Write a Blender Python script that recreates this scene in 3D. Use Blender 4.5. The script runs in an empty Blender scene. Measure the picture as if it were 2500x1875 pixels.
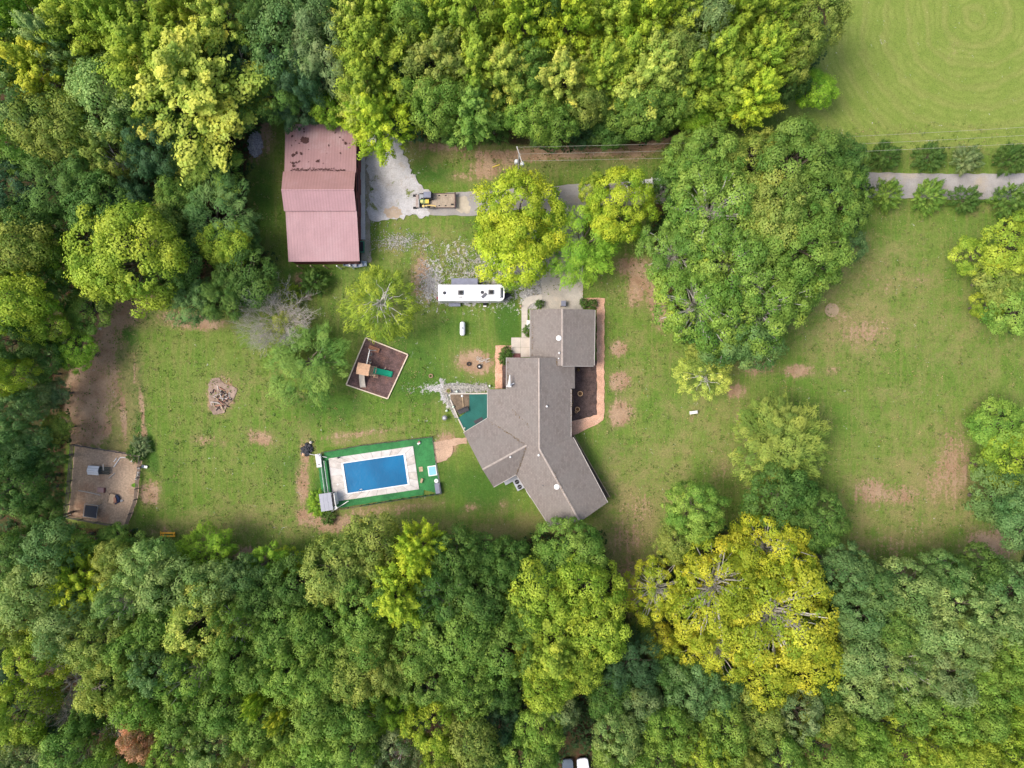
import bpy, math, random
import numpy as np
from mathutils import Vector, Matrix

# ------------------------------------------------------------------ camera, light, exposure
S = 0.065            # metres on the ground per photo pixel
H = 110.0            # height of the drone
scene = bpy.context.scene
COL = scene.collection
R = math.radians

cam_d = bpy.data.cameras.new('drone_camera')
cam = bpy.data.objects.new('drone_camera', cam_d)
COL.objects.link(cam)
cam.location = (0, 0, H)
cam.rotation_euler = (0, 0, 0)
cam_d.sensor_fit = 'HORIZONTAL'
cam_d.angle = 2 * math.atan(1250 * S / H)
cam_d.clip_end = 2000
scene.camera = cam

SUN_EL, SUN_AZ = R(56), R(264)        # azimuth clockwise from north (+Y): light from the west
world = bpy.data.worlds.new('World')
scene.world = world
world.use_nodes = True
wn = world.node_tree
bg = wn.nodes['Background']
sky = wn.nodes.new('ShaderNodeTexSky')
sky.sky_type = 'NISHITA'
sky.sun_disc = False
sky.sun_elevation = SUN_EL
sky.sun_rotation = SUN_AZ
sky.dust_density = 4.0
sky.air_density = 1.0
sky.ozone_density = 0.6
wn.links.new(sky.outputs[0], bg.inputs[0])
bg.inputs[1].default_value = 0.115

sun_d = bpy.data.lights.new('sun', 'SUN')
sun_d.energy = 1.45
sun_d.angle = R(24)
sun_d.color = (1.0, 0.95, 0.86)
sun = bpy.data.objects.new('sun', sun_d)
COL.objects.link(sun)
sd = Vector((math.sin(SUN_AZ) * math.cos(SUN_EL), math.cos(SUN_AZ) * math.cos(SUN_EL), math.sin(SUN_EL)))
sun.rotation_euler = sd.to_track_quat('Z', 'Y').to_euler()
sun.location = (-60, -10, 90)

scene.view_settings.view_transform = 'Standard'
scene.view_settings.look = 'None'
scene.view_settings.gamma = 1.0
scene.view_settings.use_curve_mapping = False
scene.view_settings.exposure = 0.9
scene.render.engine = 'CYCLES'
scene.cycles.max_bounces = 6
scene.cycles.diffuse_bounces = 3
scene.cycles.transmission_bounces = 3
scene.cycles.glossy_bounces = 2

# ------------------------------------------------------------------ helpers
def P(x, y, h=0.0):
    """photo pixel and real height above ground -> place in the world"""
    k = S * (H - h) / H
    return ((x - 1250) * k, (937.5 - y) * k, h)

def V2(x, y):
    return ((x - 1250) * S, (937.5 - y) * S)

def tag(o, label=None, cat=None, group=None, kind=None):
    if label: o['label'] = label
    if cat: o['category'] = cat
    if group: o['group'] = group
    if kind: o['kind'] = kind
    return o

def link(o, parent=None):
    COL.objects.link(o)
    if parent is not None: o.parent = parent
    return o

def thing(name, label, cat, loc=(0, 0, 0), rz=0.0, group=None):
    o = bpy.data.objects.new(name, None)
    o.empty_display_size = 0.3
    o.location = loc
    o.rotation_euler = (0, 0, rz)
    link(o)
    return tag(o, label, cat, group)

class MB:
    """collects shapes and links them as one mesh object"""
    def __init__(s, org=(0, 0, 0)):
        s.v = []; s.f = []; s.o = org
    def add(s, vs, fs):
        n = len(s.v); ox, oy, oz = s.o
        s.v += [(x - ox, y - oy, z - oz) for x, y, z in vs]
        s.f += [tuple(i + n for i in f) for f in fs]
        return s
    def box(s, c, d, rz=0.0, rx=0.0, ry=0.0, taper=1.0):
        hx, hy, hz = d[0] / 2, d[1] / 2, d[2] / 2
        m = Matrix.Rotation(rz, 3, 'Z') @ Matrix.Rotation(ry, 3, 'Y') @ Matrix.Rotation(rx, 3, 'X')
        vs = []
        for sz in (-1, 1):
            t = taper if sz > 0 else 1.0
            for sx, sy in ((-1, -1), (1, -1), (1, 1), (-1, 1)):
                p = m @ Vector((sx * hx * t, sy * hy * t, sz * hz))
                vs.append((c[0] + p.x, c[1] + p.y, c[2] + p.z))
        return s.add(vs, [(3, 2, 1, 0), (4, 5, 6, 7), (0, 1, 5, 4), (1, 2, 6, 5), (2, 3, 7, 6), (3, 0, 4, 7)])
    def tube(s, pts, r, n=6, cap=True):
        pts = [Vector(p) for p in pts]
        if not isinstance(r, (list, tuple)): r = [r] * len(pts)
        vs = []; fs = []
        for i, p in enumerate(pts):
            a = pts[max(i - 1, 0)]; b = pts[min(i + 1, len(pts) - 1)]
            t = (b - a).normalized()
            u = t.cross(Vector((0, 0, 1)))
            if u.length < 1e-3: u = t.cross(Vector((0, 1, 0)))
            u.normalize(); w = t.cross(u)
            for k in range(n):
                q = 2 * math.pi * k / n
                c = p + (u * math.cos(q) + w * math.sin(q)) * r[i]
                vs.append(tuple(c))
        for i in range(len(pts) - 1):
            for k in range(n):
                a = i * n + k; b = i * n + (k + 1) % n
                fs.append((a, b, b + n, a + n))
        if cap:
            fs.append(tuple(range(n - 1, -1, -1)))
            fs.append(tuple((len(pts) - 1) * n + k for k in range(n)))
        return s.add(vs, fs)
    def lathe(s, c, prof, n=16):
        vs = []; fs = []
        for r, z in prof:
            for k in range(n):
                q = 2 * math.pi * k / n
                vs.append((c[0] + r * math.cos(q), c[1] + r * math.sin(q), c[2] + z))
        m = len(prof)
        for i in range(m - 1):
            for k in range(n):
                a = i * n + k; b = i * n + (k + 1) % n
                fs.append((a, b, b + n, a + n))
        fs.append(tuple(range(n - 1, -1, -1)))
        fs.append(tuple((m - 1) * n + k for k in range(n)))
        return s.add(vs, fs)
    def ring(s, c, ro, ri, h, n=20):
        vs = []; fs = []
        for r, z in ((ri, 0), (ro, 0), (ro, h), (ri, h)):
            for k in range(n):
                q = 2 * math.pi * k / n
                vs.append((c[0] + r * math.cos(q), c[1] + r * math.sin(q), c[2] + z))
        for i in range(4):
            j = (i + 1) % 4
            for k in range(n):
                k2 = (k + 1) % n
                fs.append((i * n + k, i * n + k2, j * n + k2, j * n + k))
        return s.add(vs, fs)
    def prism(s, poly, z0, z1):
        """poly: list of (x, y) counter-clockwise or not"""
        a = sum(poly[i][0] * poly[(i + 1) % len(poly)][1] - poly[(i + 1) % len(poly)][0] * poly[i][1] for i in range(len(poly)))
        if a < 0: poly = poly[::-1]
        n = len(poly)
        vs = [(x, y, z0) for x, y in poly] + [(x, y, z1) for x, y in poly]
        fs = [tuple(range(n - 1, -1, -1)), tuple(range(n, 2 * n))]
        fs += [(i, (i + 1) % n, (i + 1) % n + n, i + n) for i in range(n)]
        return s.add(vs, fs)
    def slab(s, top, th):
        """a 3d polygon thickened downwards"""
        n = len(top)
        a = sum(top[i][0] * top[(i + 1) % n][1] - top[(i + 1) % n][0] * top[i][1] for i in range(n))
        if a < 0: top = top[::-1]
        vs = list(top) + [(x, y, z - th) for x, y, z in top]
        fs = [tuple(range(n)), tuple(range(2 * n - 1, n - 1, -1))]
        fs += [(i + n, (i + 1) % n + n, (i + 1) % n, i) for i in range(n)]
        return s.add(vs, fs)
    def ball(s, c, r, n=10, m=6):
        prof = []
        for i in range(m + 1):
            a = -math.pi / 2 + math.pi * i / m
            prof.append((max(math.cos(a), 0.02) * r, math.sin(a) * r))
        return s.lathe(c, prof, n)
    def mesh(s, name, mat, smooth=False):
        me = bpy.data.meshes.new(name)
        me.from_pydata(s.v, [], s.f)
        me.validate(); me.update()
        if mat: me.materials.append(mat)
        if smooth:
            me.shade_smooth()
            try: me.set_sharp_from_angle(angle=R(35))
            except Exception: pass
        return me
    def build(s, name, mat, parent=None, smooth=False, **kw):
        o = bpy.data.objects.new(name, s.mesh(name, mat, smooth))
        link(o, parent)
        if parent is None and s.o != (0, 0, 0): o.location = s.o
        return tag(o, **kw)

def box_obj(name, c, d, mat, parent=None, rz=0.0, bev=0.0, **kw):
    o = MB().box((0, 0, 0), d, 0).build(name, mat, parent, **kw)
    o.location = c; o.rotation_euler = (0, 0, rz)
    if bev:
        b = o.modifiers.new('bevel', 'BEVEL'); b.width = bev; b.segments = 2
    return o

# ------------------------------------------------------------------ materials
def nodes(m):
    m.use_nodes = True
    nt = m.node_tree
    return nt, nt.nodes, nt.links, nt.nodes['Principled BSDF']

def mix(nt, fac, a, b, mode='MIX'):
    n = nt.nodes.new('ShaderNodeMix'); n.data_type = 'RGBA'; n.blend_type = mode
    for sock, val in ((0, fac), (6, a), (7, b)):
        if isinstance(val, bpy.types.NodeSocket): nt.links.new(val, n.inputs[sock])
        elif sock == 0: n.inputs[0].default_value = val
        else: n.inputs[sock].default_value = (*val[:3], 1)
    return n.outputs[2]

def math_(nt, op, a, b=0.0, c=0.0, clamp=False):
    n = nt.nodes.new('ShaderNodeMath'); n.operation = op; n.use_clamp = clamp
    for i, val in enumerate((a, b, c)):
        if isinstance(val, bpy.types.NodeSocket): nt.links.new(val, n.inputs[i])
        else: n.inputs[i].default_value = val
    return n.outputs[0]

def noise(nt, vec, scale, detail=4.0, rough=0.6, dist=0.0):
    n = nt.nodes.new('ShaderNodeTexNoise')
    n.inputs['Scale'].default_value = scale; n.inputs['Detail'].default_value = detail
    n.inputs['Roughness'].default_value = rough; n.inputs['Distortion'].default_value = dist
    if vec is not None: nt.links.new(vec, n.inputs['Vector'])
    return n.outputs['Fac']

def maprange(nt, v, a, b, c=0.0, d=1.0, smooth=True):
    n = nt.nodes.new('ShaderNodeMapRange')
    n.interpolation_type = 'SMOOTHSTEP' if smooth else 'LINEAR'
    nt.links.new(v, n.inputs[0])
    for i, x in zip((1, 2, 3, 4), (a, b, c, d)): n.inputs[i].default_value = x
    return n.outputs[0]

def scaled(nt, vec, sc, rot=(0, 0, 0)):
    n = nt.nodes.new('ShaderNodeMapping')
    nt.links.new(vec, n.inputs[0]); n.inputs['Scale'].default_value = sc; n.inputs['Rotation'].default_value = rot
    return n.outputs[0]

def coords(nt, kind='Object'):
    return nt.nodes.new('ShaderNodeTexCoord').outputs[kind]

MATS = {}
def M(name, col, rough=0.7, var=0.15, scale=2.0, col2=None, bump=0.0, metal=0.0, fine=0.0, spec=0.4, world_co=False):
    """plain surface with uneven colour; col2 = a second colour in patches (dirt, wear)"""
    if name in MATS: return MATS[name]
    m = bpy.data.materials.new(name)
    nt, N, L, b = nodes(m)
    if world_co:
        co = N.new('ShaderNodeNewGeometry').outputs['Position']
    else:
        co = coords(nt)
    n1 = noise(nt, co, scale, 5)
    k = maprange(nt, n1, 0.3, 0.7)
    a = tuple(c * (1 - var) for c in col); c_ = tuple(min(c * (1 + var), 1) for c in col)
    out = mix(nt, k, a, c_)
    if col2:
        n2 = noise(nt, co, scale * 0.45, 6, 0.7)
        out = mix(nt, maprange(nt, n2, 0.48, 0.68), out, col2)
    if fine:
        n3 = noise(nt, co, scale * 14, 3)
        g = maprange(nt, n3, 0.3, 0.7, 1 - fine, 1 + fine)
        cm = N.new('ShaderNodeCombineColor')
        for i in range(3): L.new(g, cm.inputs[i])
        out = mix(nt, 1.0, out, cm.outputs[0], 'MULTIPLY')
    L.new(out, b.inputs['Base Color'])
    b.inputs['Roughness'].default_value = rough
    b.inputs['Metallic'].default_value = metal
    b.inputs['Specular IOR Level'].default_value = spec
    if bump:
        bn = N.new('ShaderNodeBump'); bn.inputs['Strength'].default_value = bump; bn.inputs['Distance'].default_value = 0.05
        L.new(noise(nt, co, scale * 8, 4), bn.inputs['Height'])
        L.new(bn.outputs[0], b.inputs['Normal'])
    MATS[name] = m
    return m

BARK = M('bark', (0.16, 0.13, 0.10), 0.95, 0.3, 3.0, bump=.5)
PALEBARK = M('pale_bark', (0.64, 0.60, 0.55), 0.9, 0.2, 3.0, bump=.3)
GREYBARK = M('dead_grey_wood', (0.56, 0.50, 0.46), 0.9, 0.2, 3.0)
# ------------------------------------------------------------------ ground
rng = np.random.default_rng(7)

# the woods, as outlines on the ground (photo pixels)
WOODS = [
 [(-400,-400),(2060,-400),(2040,0),(1990,150),(1900,235),(1780,290),(1650,330),(1560,352),(1380,358),(1100,345),(960,330),(900,325),(860,290),(690,290),(640,300),(620,345),(600,420),(606,520),(650,620),(690,690),(640,740),(560,765),(470,740),(390,715),(290,715),(240,765),(195,850),(160,940),(162,1080),(160,1270),(220,1290),(330,1300),(420,1325),(560,1370),(700,1400),(790,1400),(840,1330),(920,1300),(1030,1330),(1130,1330),(1240,1340),(1320,1300),(1460,1310),(1500,1400),(1530,1500),(1580,1600),(1700,1690),(1900,1720),(2060,1640),(2070,1420),(2110,1400),(2170,1420),(2300,1420),(2400,1410),(2480,1390),(2520,1330),(2900,1300),(2900,2300),(-400,2300)],
 [(1600,470),(1660,400),(1800,360),(1950,350),(2090,380),(2110,470),(2100,560),(2040,640),(1960,700),(1900,800),(1860,880),(1760,880),(1660,830),(1620,720),(1590,600)],
 [(2440,1000),(2560,1000),(2560,1350),(2480,1340),(2420,1250),(2410,1120)],
 [(2450,530),(2560,500),(2560,820),(2460,800),(2420,700)],
 [(1620,1330),(1700,1290),(1900,1300),(2010,1380),(2040,1500),(2000,1640),(1850,1690),(1700,1640),(1620,1560),(1590,1440)],
]
# bare earth, x y rx ry rot strength
DIRT = [(275,900,12,120,-.1,.8),(300,1010,8,70,-.1,1.0),(345,990,6,60,-.12,.9),(352,1060,8,40,-.1,.8),(330,900,5,50,0,.8),
 (540,965,34,44,0.2,1.0),(623,350,42,48,0,0.8),(640,325,30,30,0,.8),(480,785,70,20,0.05,1.0),(430,775,60,26,0,0.7),(300,760,80,40,-0.6,1.0),
 (225,850,56,90,0.35,1.3),(200,960,55,90,0.1,1.5),(210,1040,50,50,0,1.3),(260,930,40,80,0,.75),(250,1045,22,26,0,1.1),(290,770,30,50,0,.7),(360,730,60,30,0,0.7),
 (635,1070,36,18,0.3,0.85),(500,1075,50,16,0.1,0.55),(395,1300,60,16,0,.5),(590,1352,60,18,0.15,0.9),(520,1340,50,14,0.1,.7),(365,1205,26,30,0,1.0),
 (760,1265,45,25,0.2,0.9),(820,1280,60,22,-0.1,.9),(900,1250,80,16,-0.15,.6),(740,1180,18,60,0,.85),(745,1110,16,40,0,.8),(1000,1240,90,16,-.12,.55),
 (1160,885,42,28,0.1,1.1),(1090,1085,26,28,0.4,1.1),(1150,1240,20,12,0,.6),(1230,1235,14,20,0,.5),
 (1512,850,20,18,0,1.1),(1513,931,24,22,-0.3,1.2),(1514,1010,26,32,0.3,1.2),
 (1560,690,34,60,0.2,.9),(1600,730,30,40,0,.8),(1545,650,50,30,0,.8),(1610,760,24,50,0,.75),
 (2110,810,80,42,0,.62),(2060,770,50,30,0,.5),(2150,700,90,50,0,.36),(2250,680,60,30,0,.45),(1950,905,40,18,0,.85),(2030,905,30,14,0,.6),(1850,900,50,22,0,.7),(1795,955,26,20,0,.9),
 (2130,1200,50,36,0,.78),(2200,1210,60,30,0,.7),(2330,1140,44,100,0,.72),(2290,1180,40,70,0,.6),(2310,1070,40,30,0,.5),(2180,1330,110,50,0,.45),(2180,1400,40,30,0,.8),(2420,1330,70,36,.2,.85),(2460,1300,60,40,0,.7),(2240,1290,60,60,0,.35),
 (1560,1240,60,60,0,.5),(1540,1320,70,70,0,.55),(1530,1430,34,70,0,.85),(1640,1200,50,60,0,.35),(1500,1200,50,50,0,.35),(1800,1020,20,40,0,.5),(1770,1150,40,50,0,.4),
 (2010,1390,60,30,0,.8),(2070,1300,50,40,0,.4),
 (1260,380,130,15,0,1.0),(1400,372,190,13,-.02,1.05),(1600,340,90,24,-.45,1.3),(1690,304,70,22,-.4,1.2),(1190,412,50,30,0,.85),(1130,430,50,14,0.1,.55),(1000,330,70,26,0.1,.5),(1080,360,90,14,0.05,.7),(1240,395,26,22,0,.8),
 (1180,575,60,20,0,.35),(1030,680,24,60,0,.9),(730,680,16,18,0,.8),(750,720,14,14,0,.7),(1030,620,20,60,0,.5),
 (870,1060,120,10,-.12,.6),(750,1090,26,20,0,.6),(830,1075,30,14,0,.5),(640,640,20,20,0,.4),(1690,1020,8,14,0,.6),(960,720,22,60,0,.35),(640,300,24,20,0,.8),
]
DRY = [(2080,800,160,100,0,.7),(2300,1180,160,90,0,.75),(2150,650,120,70,0,.6),(1700,1000,120,60,0,.45),(1540,1330,90,150,0,.8),(1250,1290,200,40,0,.7),(520,1290,160,50,0,.6),(1640,1130,90,110,0,.5),(1180,960,60,30,0,.4),(880,1075,140,24,0,.6),(1330,400,200,30,0,.5),(700,990,90,60,0,.35),(1560,930,50,80,0,.5),(300,1000,40,160,.08,.9),(330,900,24,120,0,.6),(350,780,90,40,0,.5),(620,960,90,80,0,.35),(600,1270,200,50,0,.6),(900,1245,130,40,0,.6),(1050,1290,130,40,0,.5),
 (980,600,90,40,0,.45),(1100,600,90,50,0,.5),(1100,700,90,40,0,.4),(1000,560,60,30,0,.5),(1560,800,90,200,0,.30),(1750,1100,180,120,0,.45),(2100,760,220,140,0,.55),(2250,1000,220,160,0,.30),(2250,1250,220,110,0,.6),(1550,1250,120,170,0,.7),(2350,820,140,120,0,.45),(2100,360,400,24,0,.35),(2350,510,260,24,0,.35),
 (1330,345,200,24,0,.6),(1120,380,170,40,0,.5),(1500,380,150,30,0,.35),(2340,150,60,80,0,.35),(620,1070,120,30,0,.4),(2200,60,60,60,0,.2),(2060,650,40,60,0,.8),(1690,1050,100,140,0,.3),(2200,1130,80,60,0,.4)]
LUSH = [(1010,860,120,90,0,.7),(1180,1190,90,70,0,.9),(1500,1000,40,200,0,.5),(700,1140,60,60,0,.6),(560,900,120,60,0,.4),(316,860,20,100,-.08,2.0),(332,980,16,90,-.1,1.9),(358,1090,16,60,-.3,1.5),(640,480,34,110,0,.9),(760,670,90,30,0,.9),(900,680,60,60,0,.5),(1000,940,160,60,0,.8),(800,990,130,50,0,.8),(1110,800,70,50,0,.7),
 (1240,790,34,60,0,1.1),(1100,1170,60,60,0,.7),(1200,1210,60,50,0,.6),(1230,1190,40,60,0,.7),(1050,420,70,30,0.1,.9),(1400,400,180,22,0,.6),(1180,540,90,26,0,.6),(1080,600,50,30,0,.5),(1500,1100,60,60,0,.5),(1480,780,30,90,0,.5),(1650,920,70,60,0,.4),
 (700,1060,60,60,0,.4),(620,1200,90,90,0,.25),(420,1170,40,120,0,.5),(780,1210,20,50,0,1.0),(480,850,80,30,0,.3),(2180,500,200,16,0,.5),(1900,300,140,24,0,.7),(1850,270,60,24,0,.6),(1970,800,60,50,0,.5),(1930,690,80,60,0,.4),(640,620,20,50,0,.6)]
GRAVEL = [(1210,690,130,60,0,.62),(1060,690,26,50,0,.85),(1130,620,90,34,0,.45),(1270,650,60,60,0,.95),(1300,700,40,60,0,.95),(1240,640,80,40,0,.9),(1040,600,26,26,0,.4),(960,400,60,60,0,.3),(900,400,22,130,0,.85),(1120,735,120,12,0,.7),(975,590,50,20,0,.3),(1310,600,40,50,0,.9),
 (1110,948,75,11,0,1.2),(1085,960,10,40,-.3,1.0),(890,520,16,70,0,.6)]
FIELD = [(2330,150,420,230,0,1.6)]

def inside(poly, X, Y):
    c = np.zeros(X.shape, bool); n = len(poly); j = n - 1
    for i in range(n):
        xi, yi = poly[i]; xj, yj = poly[j]
        c ^= ((yi > Y) != (yj > Y)) & (X < (xj - xi) * (Y - yi) / (yj - yi + 1e-12) + xi)
        j = i
    return c

def blobs(lst, X, Y):
    out = np.zeros(X.shape)
    for x, y, rx, ry, rot, st in lst:
        dx, dy = X - x, Y - y
        u = (dx * math.cos(rot) + dy * math.sin(rot)) / rx
        v = (-dx * math.sin(rot) + dy * math.cos(rot)) / ry
        out = np.maximum(out, st * np.exp(-(u * u + v * v) * 0.72))
    return out

xs = np.concatenate([[-900, -500, -250, -150], np.arange(-100, 100.01, 0.45), [150, 250, 500, 900]])
ys = np.concatenate([[-900, -500, -250, -130], np.arange(-78, 78.01, 0.45), [130, 250, 500, 900]])
GX, GY = np.meshgrid(xs, ys)
PXX = GX / S + 1250; PYY = 937.5 - GY / S
wood = np.zeros(GX.shape)
for w in WOODS: wood = np.maximum(wood, inside(w, PXX, PYY).astype(float))
far = (np.abs(GX) > 120) | (np.abs(GY) > 90)
wsm = wood.copy()
for _ in range(5):
    p = np.pad(wsm, 1, mode='edge')
    wsm = (p[:-2, 1:-1] + p[2:, 1:-1] + p[1:-1, :-2] + p[1:-1, 2:] + p[1:-1, 1:-1]) / 5
mA = np.stack([blobs(DIRT, PXX, PYY), blobs(DRY, PXX, PYY), blobs(LUSH, PXX, PYY), np.ones(GX.shape)], -1)
fld = np.clip(blobs(FIELD, PXX, PYY), 0, 1) * (PYY < 372 - (PXX - 2000) * 0.03)
mB = np.stack([blobs(GRAVEL, PXX, PYY), wsm, fld, np.ones(GX.shape)], -1)
nx, ny = len(xs), len(ys)
idx = np.arange(nx * ny).reshape(ny, nx)
quads = np.stack([idx[:-1, :-1], idx[:-1, 1:], idx[1:, 1:], idx[1:, :-1]], -1).reshape(-1, 4)
bumpz = 0.06 * np.sin(GX * 0.21 + 1.3 * np.sin(GY * 0.13)) * np.sin(GY * 0.17)
GZ = -0.08 + np.where(far, 0, bumpz * 0.5)

def np_mesh(name, verts, faces, k=4):
    me = bpy.data.meshes.new(name)
    n = len(faces)
    me.vertices.add(len(verts)); me.vertices.foreach_set('co', np.ascontiguousarray(verts, np.float32).ravel())
    me.loops.add(n * k); me.loops.foreach_set('vertex_index', np.ascontiguousarray(faces, np.int32).ravel())
    me.polygons.add(n); me.polygons.foreach_set('loop_start', np.arange(0, n * k, k, dtype=np.int32))
    try: me.polygons.foreach_set('loop_total', np.full(n, k, np.int32))
    except Exception: pass
    me.update(calc_edges=True)
    return me

gm = np_mesh('ground', np.stack([GX, GY, GZ], -1).reshape(-1, 3), quads)
for nm, arr in (('worn', mA), ('cover', mB)):
    a = gm.color_attributes.new(nm, 'FLOAT_COLOR', 'POINT')
    a.data.foreach_set('color', arr.reshape(-1).astype(np.float32))

def ground_mat():
    m = bpy.data.materials.new('lawn')
    nt, N, L, b = nodes(m)
    co = coords(nt)
    def attr(nm):
        a = N.new('ShaderNodeAttribute'); a.attribute_name = nm
        s = N.new('ShaderNodeSeparateColor'); L.new(a.outputs['Color'], s.inputs[0]); return s.outputs
    dirt, dry, lush = attr('worn')[0:3]
    grav, litter, field = attr('cover')[0:3]
    big = noise(nt, co, 0.05, 4, 0.55)
    mid = noise(nt, co, 0.35, 6, 0.65)
    fine = noise(nt, co, 2.2, 6, 0.7)
    vfine = noise(nt, co, 7.0, 4, 0.7)
    streak = noise(nt, scaled(nt, co, (1.6, 0.12, 1)), 1.0, 4, 0.6)
    streakx = noise(nt, scaled(nt, co, (0.1, 1.4, 1)), 1.0, 4, 0.6)
    c = mix(nt, maprange(nt, big, 0.35, 0.65), (0.108, 0.205, 0.026), (0.160, 0.238, 0.044))
    c = mix(nt, maprange(nt, mid, 0.35, 0.72, 0, 0.60), c, (0.210, 0.250, 0.066))
    c = mix(nt, maprange(nt, fine, 0.38, 0.68, 0, 0.6), c, (0.085, 0.150, 0.020))
    c = mix(nt, maprange(nt, noise(nt, co, 0.9, 5, 0.7, 0.8), 0.52, 0.70, 0, 0.5), c, (0.24, 0.22, 0.075))
    c = mix(nt, maprange(nt, noise(nt, co, 0.12, 4, 0.6, 0.6), 0.5, 0.66, 0, 0.5), c, (0.105, 0.205, 0.028))
    c = mix(nt, maprange(nt, streak, 0.44, 0.66, 0, 0.34), c, (0.27, 0.235, 0.09))
    c = mix(nt, maprange(nt, streakx, 0.48, 0.68, 0, 0.26), c, (0.095, 0.17, 0.022))
    # lush strips
    lv = math_(nt, 'ADD', lush, math_(nt, 'MULTIPLY', math_(nt, 'SUBTRACT', mid, 0.5), 1.1))
    c = mix(nt, maprange(nt, lv, 0.25, 0.85, 0, 0.85), c, (0.055, 0.135, 0.020))
    # straw-coloured dry grass
    dn = math_(nt, 'ADD', math_(nt, 'MULTIPLY', math_(nt, 'SUBTRACT', mid, 0.5), 1.6), math_(nt, 'MULTIPLY', math_(nt, 'SUBTRACT', fine, 0.5), 1.2))
    dv = math_(nt, 'ADD', dry, dn)
    c = mix(nt, maprange(nt, dv, 0.12, 0.9, 0, 0.82), c, (0.27, 0.235, 0.095))
    # mown hay field with concentric passes
    ox = math_(nt, 'SUBTRACT', 0.0, 0.0)
    sub = N.new('ShaderNodeVectorMath'); sub.operation = 'SUBTRACT'; L.new(co, sub.inputs[0]); sub.inputs[1].default_value = ((2385 - 1250) * S, (937.5 - 40) * S, 0)
    sx = N.new('ShaderNodeSeparateXYZ'); L.new(sub.outputs[0], sx.inputs[0])
    ax = math_(nt, 'ABSOLUTE', sx.outputs[0]); ay = math_(nt, 'MULTIPLY', math_(nt, 'ABSOLUTE', sx.outputs[1]), 1.05)
    pw = math_(nt, 'ADD', math_(nt, 'POWER', ax, 2.3), math_(nt, 'POWER', ay, 2.3))
    dist = math_(nt, 'POWER', pw, 1 / 2.3)
    dist = math_(nt, 'ADD', dist, math_(nt, 'MULTIPLY', noise(nt, co, 0.09, 3), 5.0))
    ring = math_(nt, 'SINE', math_(nt, 'MULTIPLY', dist, 5.6))
    ringb = math_(nt, 'SINE', math_(nt, 'MULTIPLY', dist, 1.9))
    ringn = maprange(nt, math_(nt, 'ADD', math_(nt, 'MULTIPLY', ring, maprange(nt, noise(nt, co, 0.35, 4), 0.38, 0.62)), math_(nt, 'MULTIPLY', math_(nt, 'SUBTRACT', fine, 0.5), 2.4)), -0.4, 1.1)
    fc = mix(nt, maprange(nt, mid, 0.3, 0.7), (0.180, 0.248, 0.046), (0.235, 0.285, 0.066))
    fc = mix(nt, maprange(nt, ringb, 0.2, 1.0, 0, 0.25), fc, (0.30, 0.27, 0.10))
    fc = mix(nt, math_(nt, 'MULTIPLY', ringn, 0.32), fc, (0.115, 0.175, 0.024))
    fc = mix(nt, maprange(nt, dv, 0.35, 0.95, 0, 0.6), fc, (0.32, 0.26, 0.12))
    c = mix(nt, maprange(nt, math_(nt, 'ADD', field, math_(nt, 'MULTIPLY', math_(nt, 'SUBTRACT', mid, 0.5), 0.5)), 0.35, 0.75), c, fc)
    # bare earth
    c = mix(nt, maprange(nt, math_(nt, 'ADD', dirt, math_(nt, 'MULTIPLY', math_(nt, 'SUBTRACT', mid, 0.5), 0.9)), 0.12, 0.8, 0, 0.72), c, (0.26, 0.205, 0.095))
    av = math_(nt, 'ADD', dirt, math_(nt, 'ADD', math_(nt, 'MULTIPLY', math_(nt, 'SUBTRACT', fine, 0.5), 1.5), math_(nt, 'MULTIPLY', math_(nt, 'SUBTRACT', streak, 0.5), 0.9)))
    soil = mix(nt, maprange(nt, mid, 0.3, 0.7), (0.33, 0.205, 0.125), (0.44, 0.31, 0.205))
    soil = mix(nt, maprange(nt, vfine, 0.45, 0.75, 0, 0.5), soil, (0.19, 0.13, 0.07))
    c = mix(nt, maprange(nt, av, 0.42, 0.72), c, soil)
    # stones scattered in grass
    gv = math_(nt, 'ADD', grav, math_(nt, 'ADD', math_(nt, 'MULTIPLY', math_(nt, 'SUBTRACT', noise(nt, co, 1.0, 5, 0.7, 1.2), 0.5), 2.6), math_(nt, 'MULTIPLY', math_(nt, 'SUBTRACT', vfine, 0.5), 0.8)))
    stone = mix(nt, maprange(nt, vfine, 0.35, 0.7), (0.30, 0.29, 0.28), (0.58, 0.56, 0.55))
    stone = mix(nt, maprange(nt, mid, 0.5, 0.75, 0, 0.7), stone, (0.44, 0.34, 0.24))
    c = mix(nt, maprange(nt, gv, 0.45, 0.6), c, stone)
    # leaf litter under the woods
    wv = math_(nt, 'ADD', litter, math_(nt, 'MULTIPLY', math_(nt, 'SUBTRACT', mid, 0.5), 0.9))
    lit = mix(nt, maprange(nt, mid, 0.38, 0.62), (0.085, 0.048, 0.028), (0.055, 0.065, 0.022))
    lit = mix(nt, maprange(nt, fine, 0.5, 0.75, 0, .6), lit, (0.17, 0.095, 0.055))
    c = mix(nt, maprange(nt, wv, 0.35, 0.75), c, lit)
    # small bright specks (fallen leaves, seed heads)
    sp = noise(nt, co, 3.1, 2, 0.5)
    c = mix(nt, maprange(nt, sp, 0.77, 0.81, 0, 0.5), c, (0.45, 0.38, 0.2))
    g = maprange(nt, vfine, 0.25, 0.75, 0.72, 1.28)
    cm = N.new('ShaderNodeCombineColor')
    for i in range(3): L.new(g, cm.inputs[i])
    c = mix(nt, 1.0, c, cm.outputs[0], 'MULTIPLY')
    L.new(c, b.inputs['Base Color'])
    b.inputs['Roughness'].default_value = 0.95
    b.inputs['Specular IOR Level'].default_value = 0.15
    bn = N.new('ShaderNodeBump'); bn.inputs['Strength'].default_value = 0.7; bn.inputs['Distance'].default_value = 0.12
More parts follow.
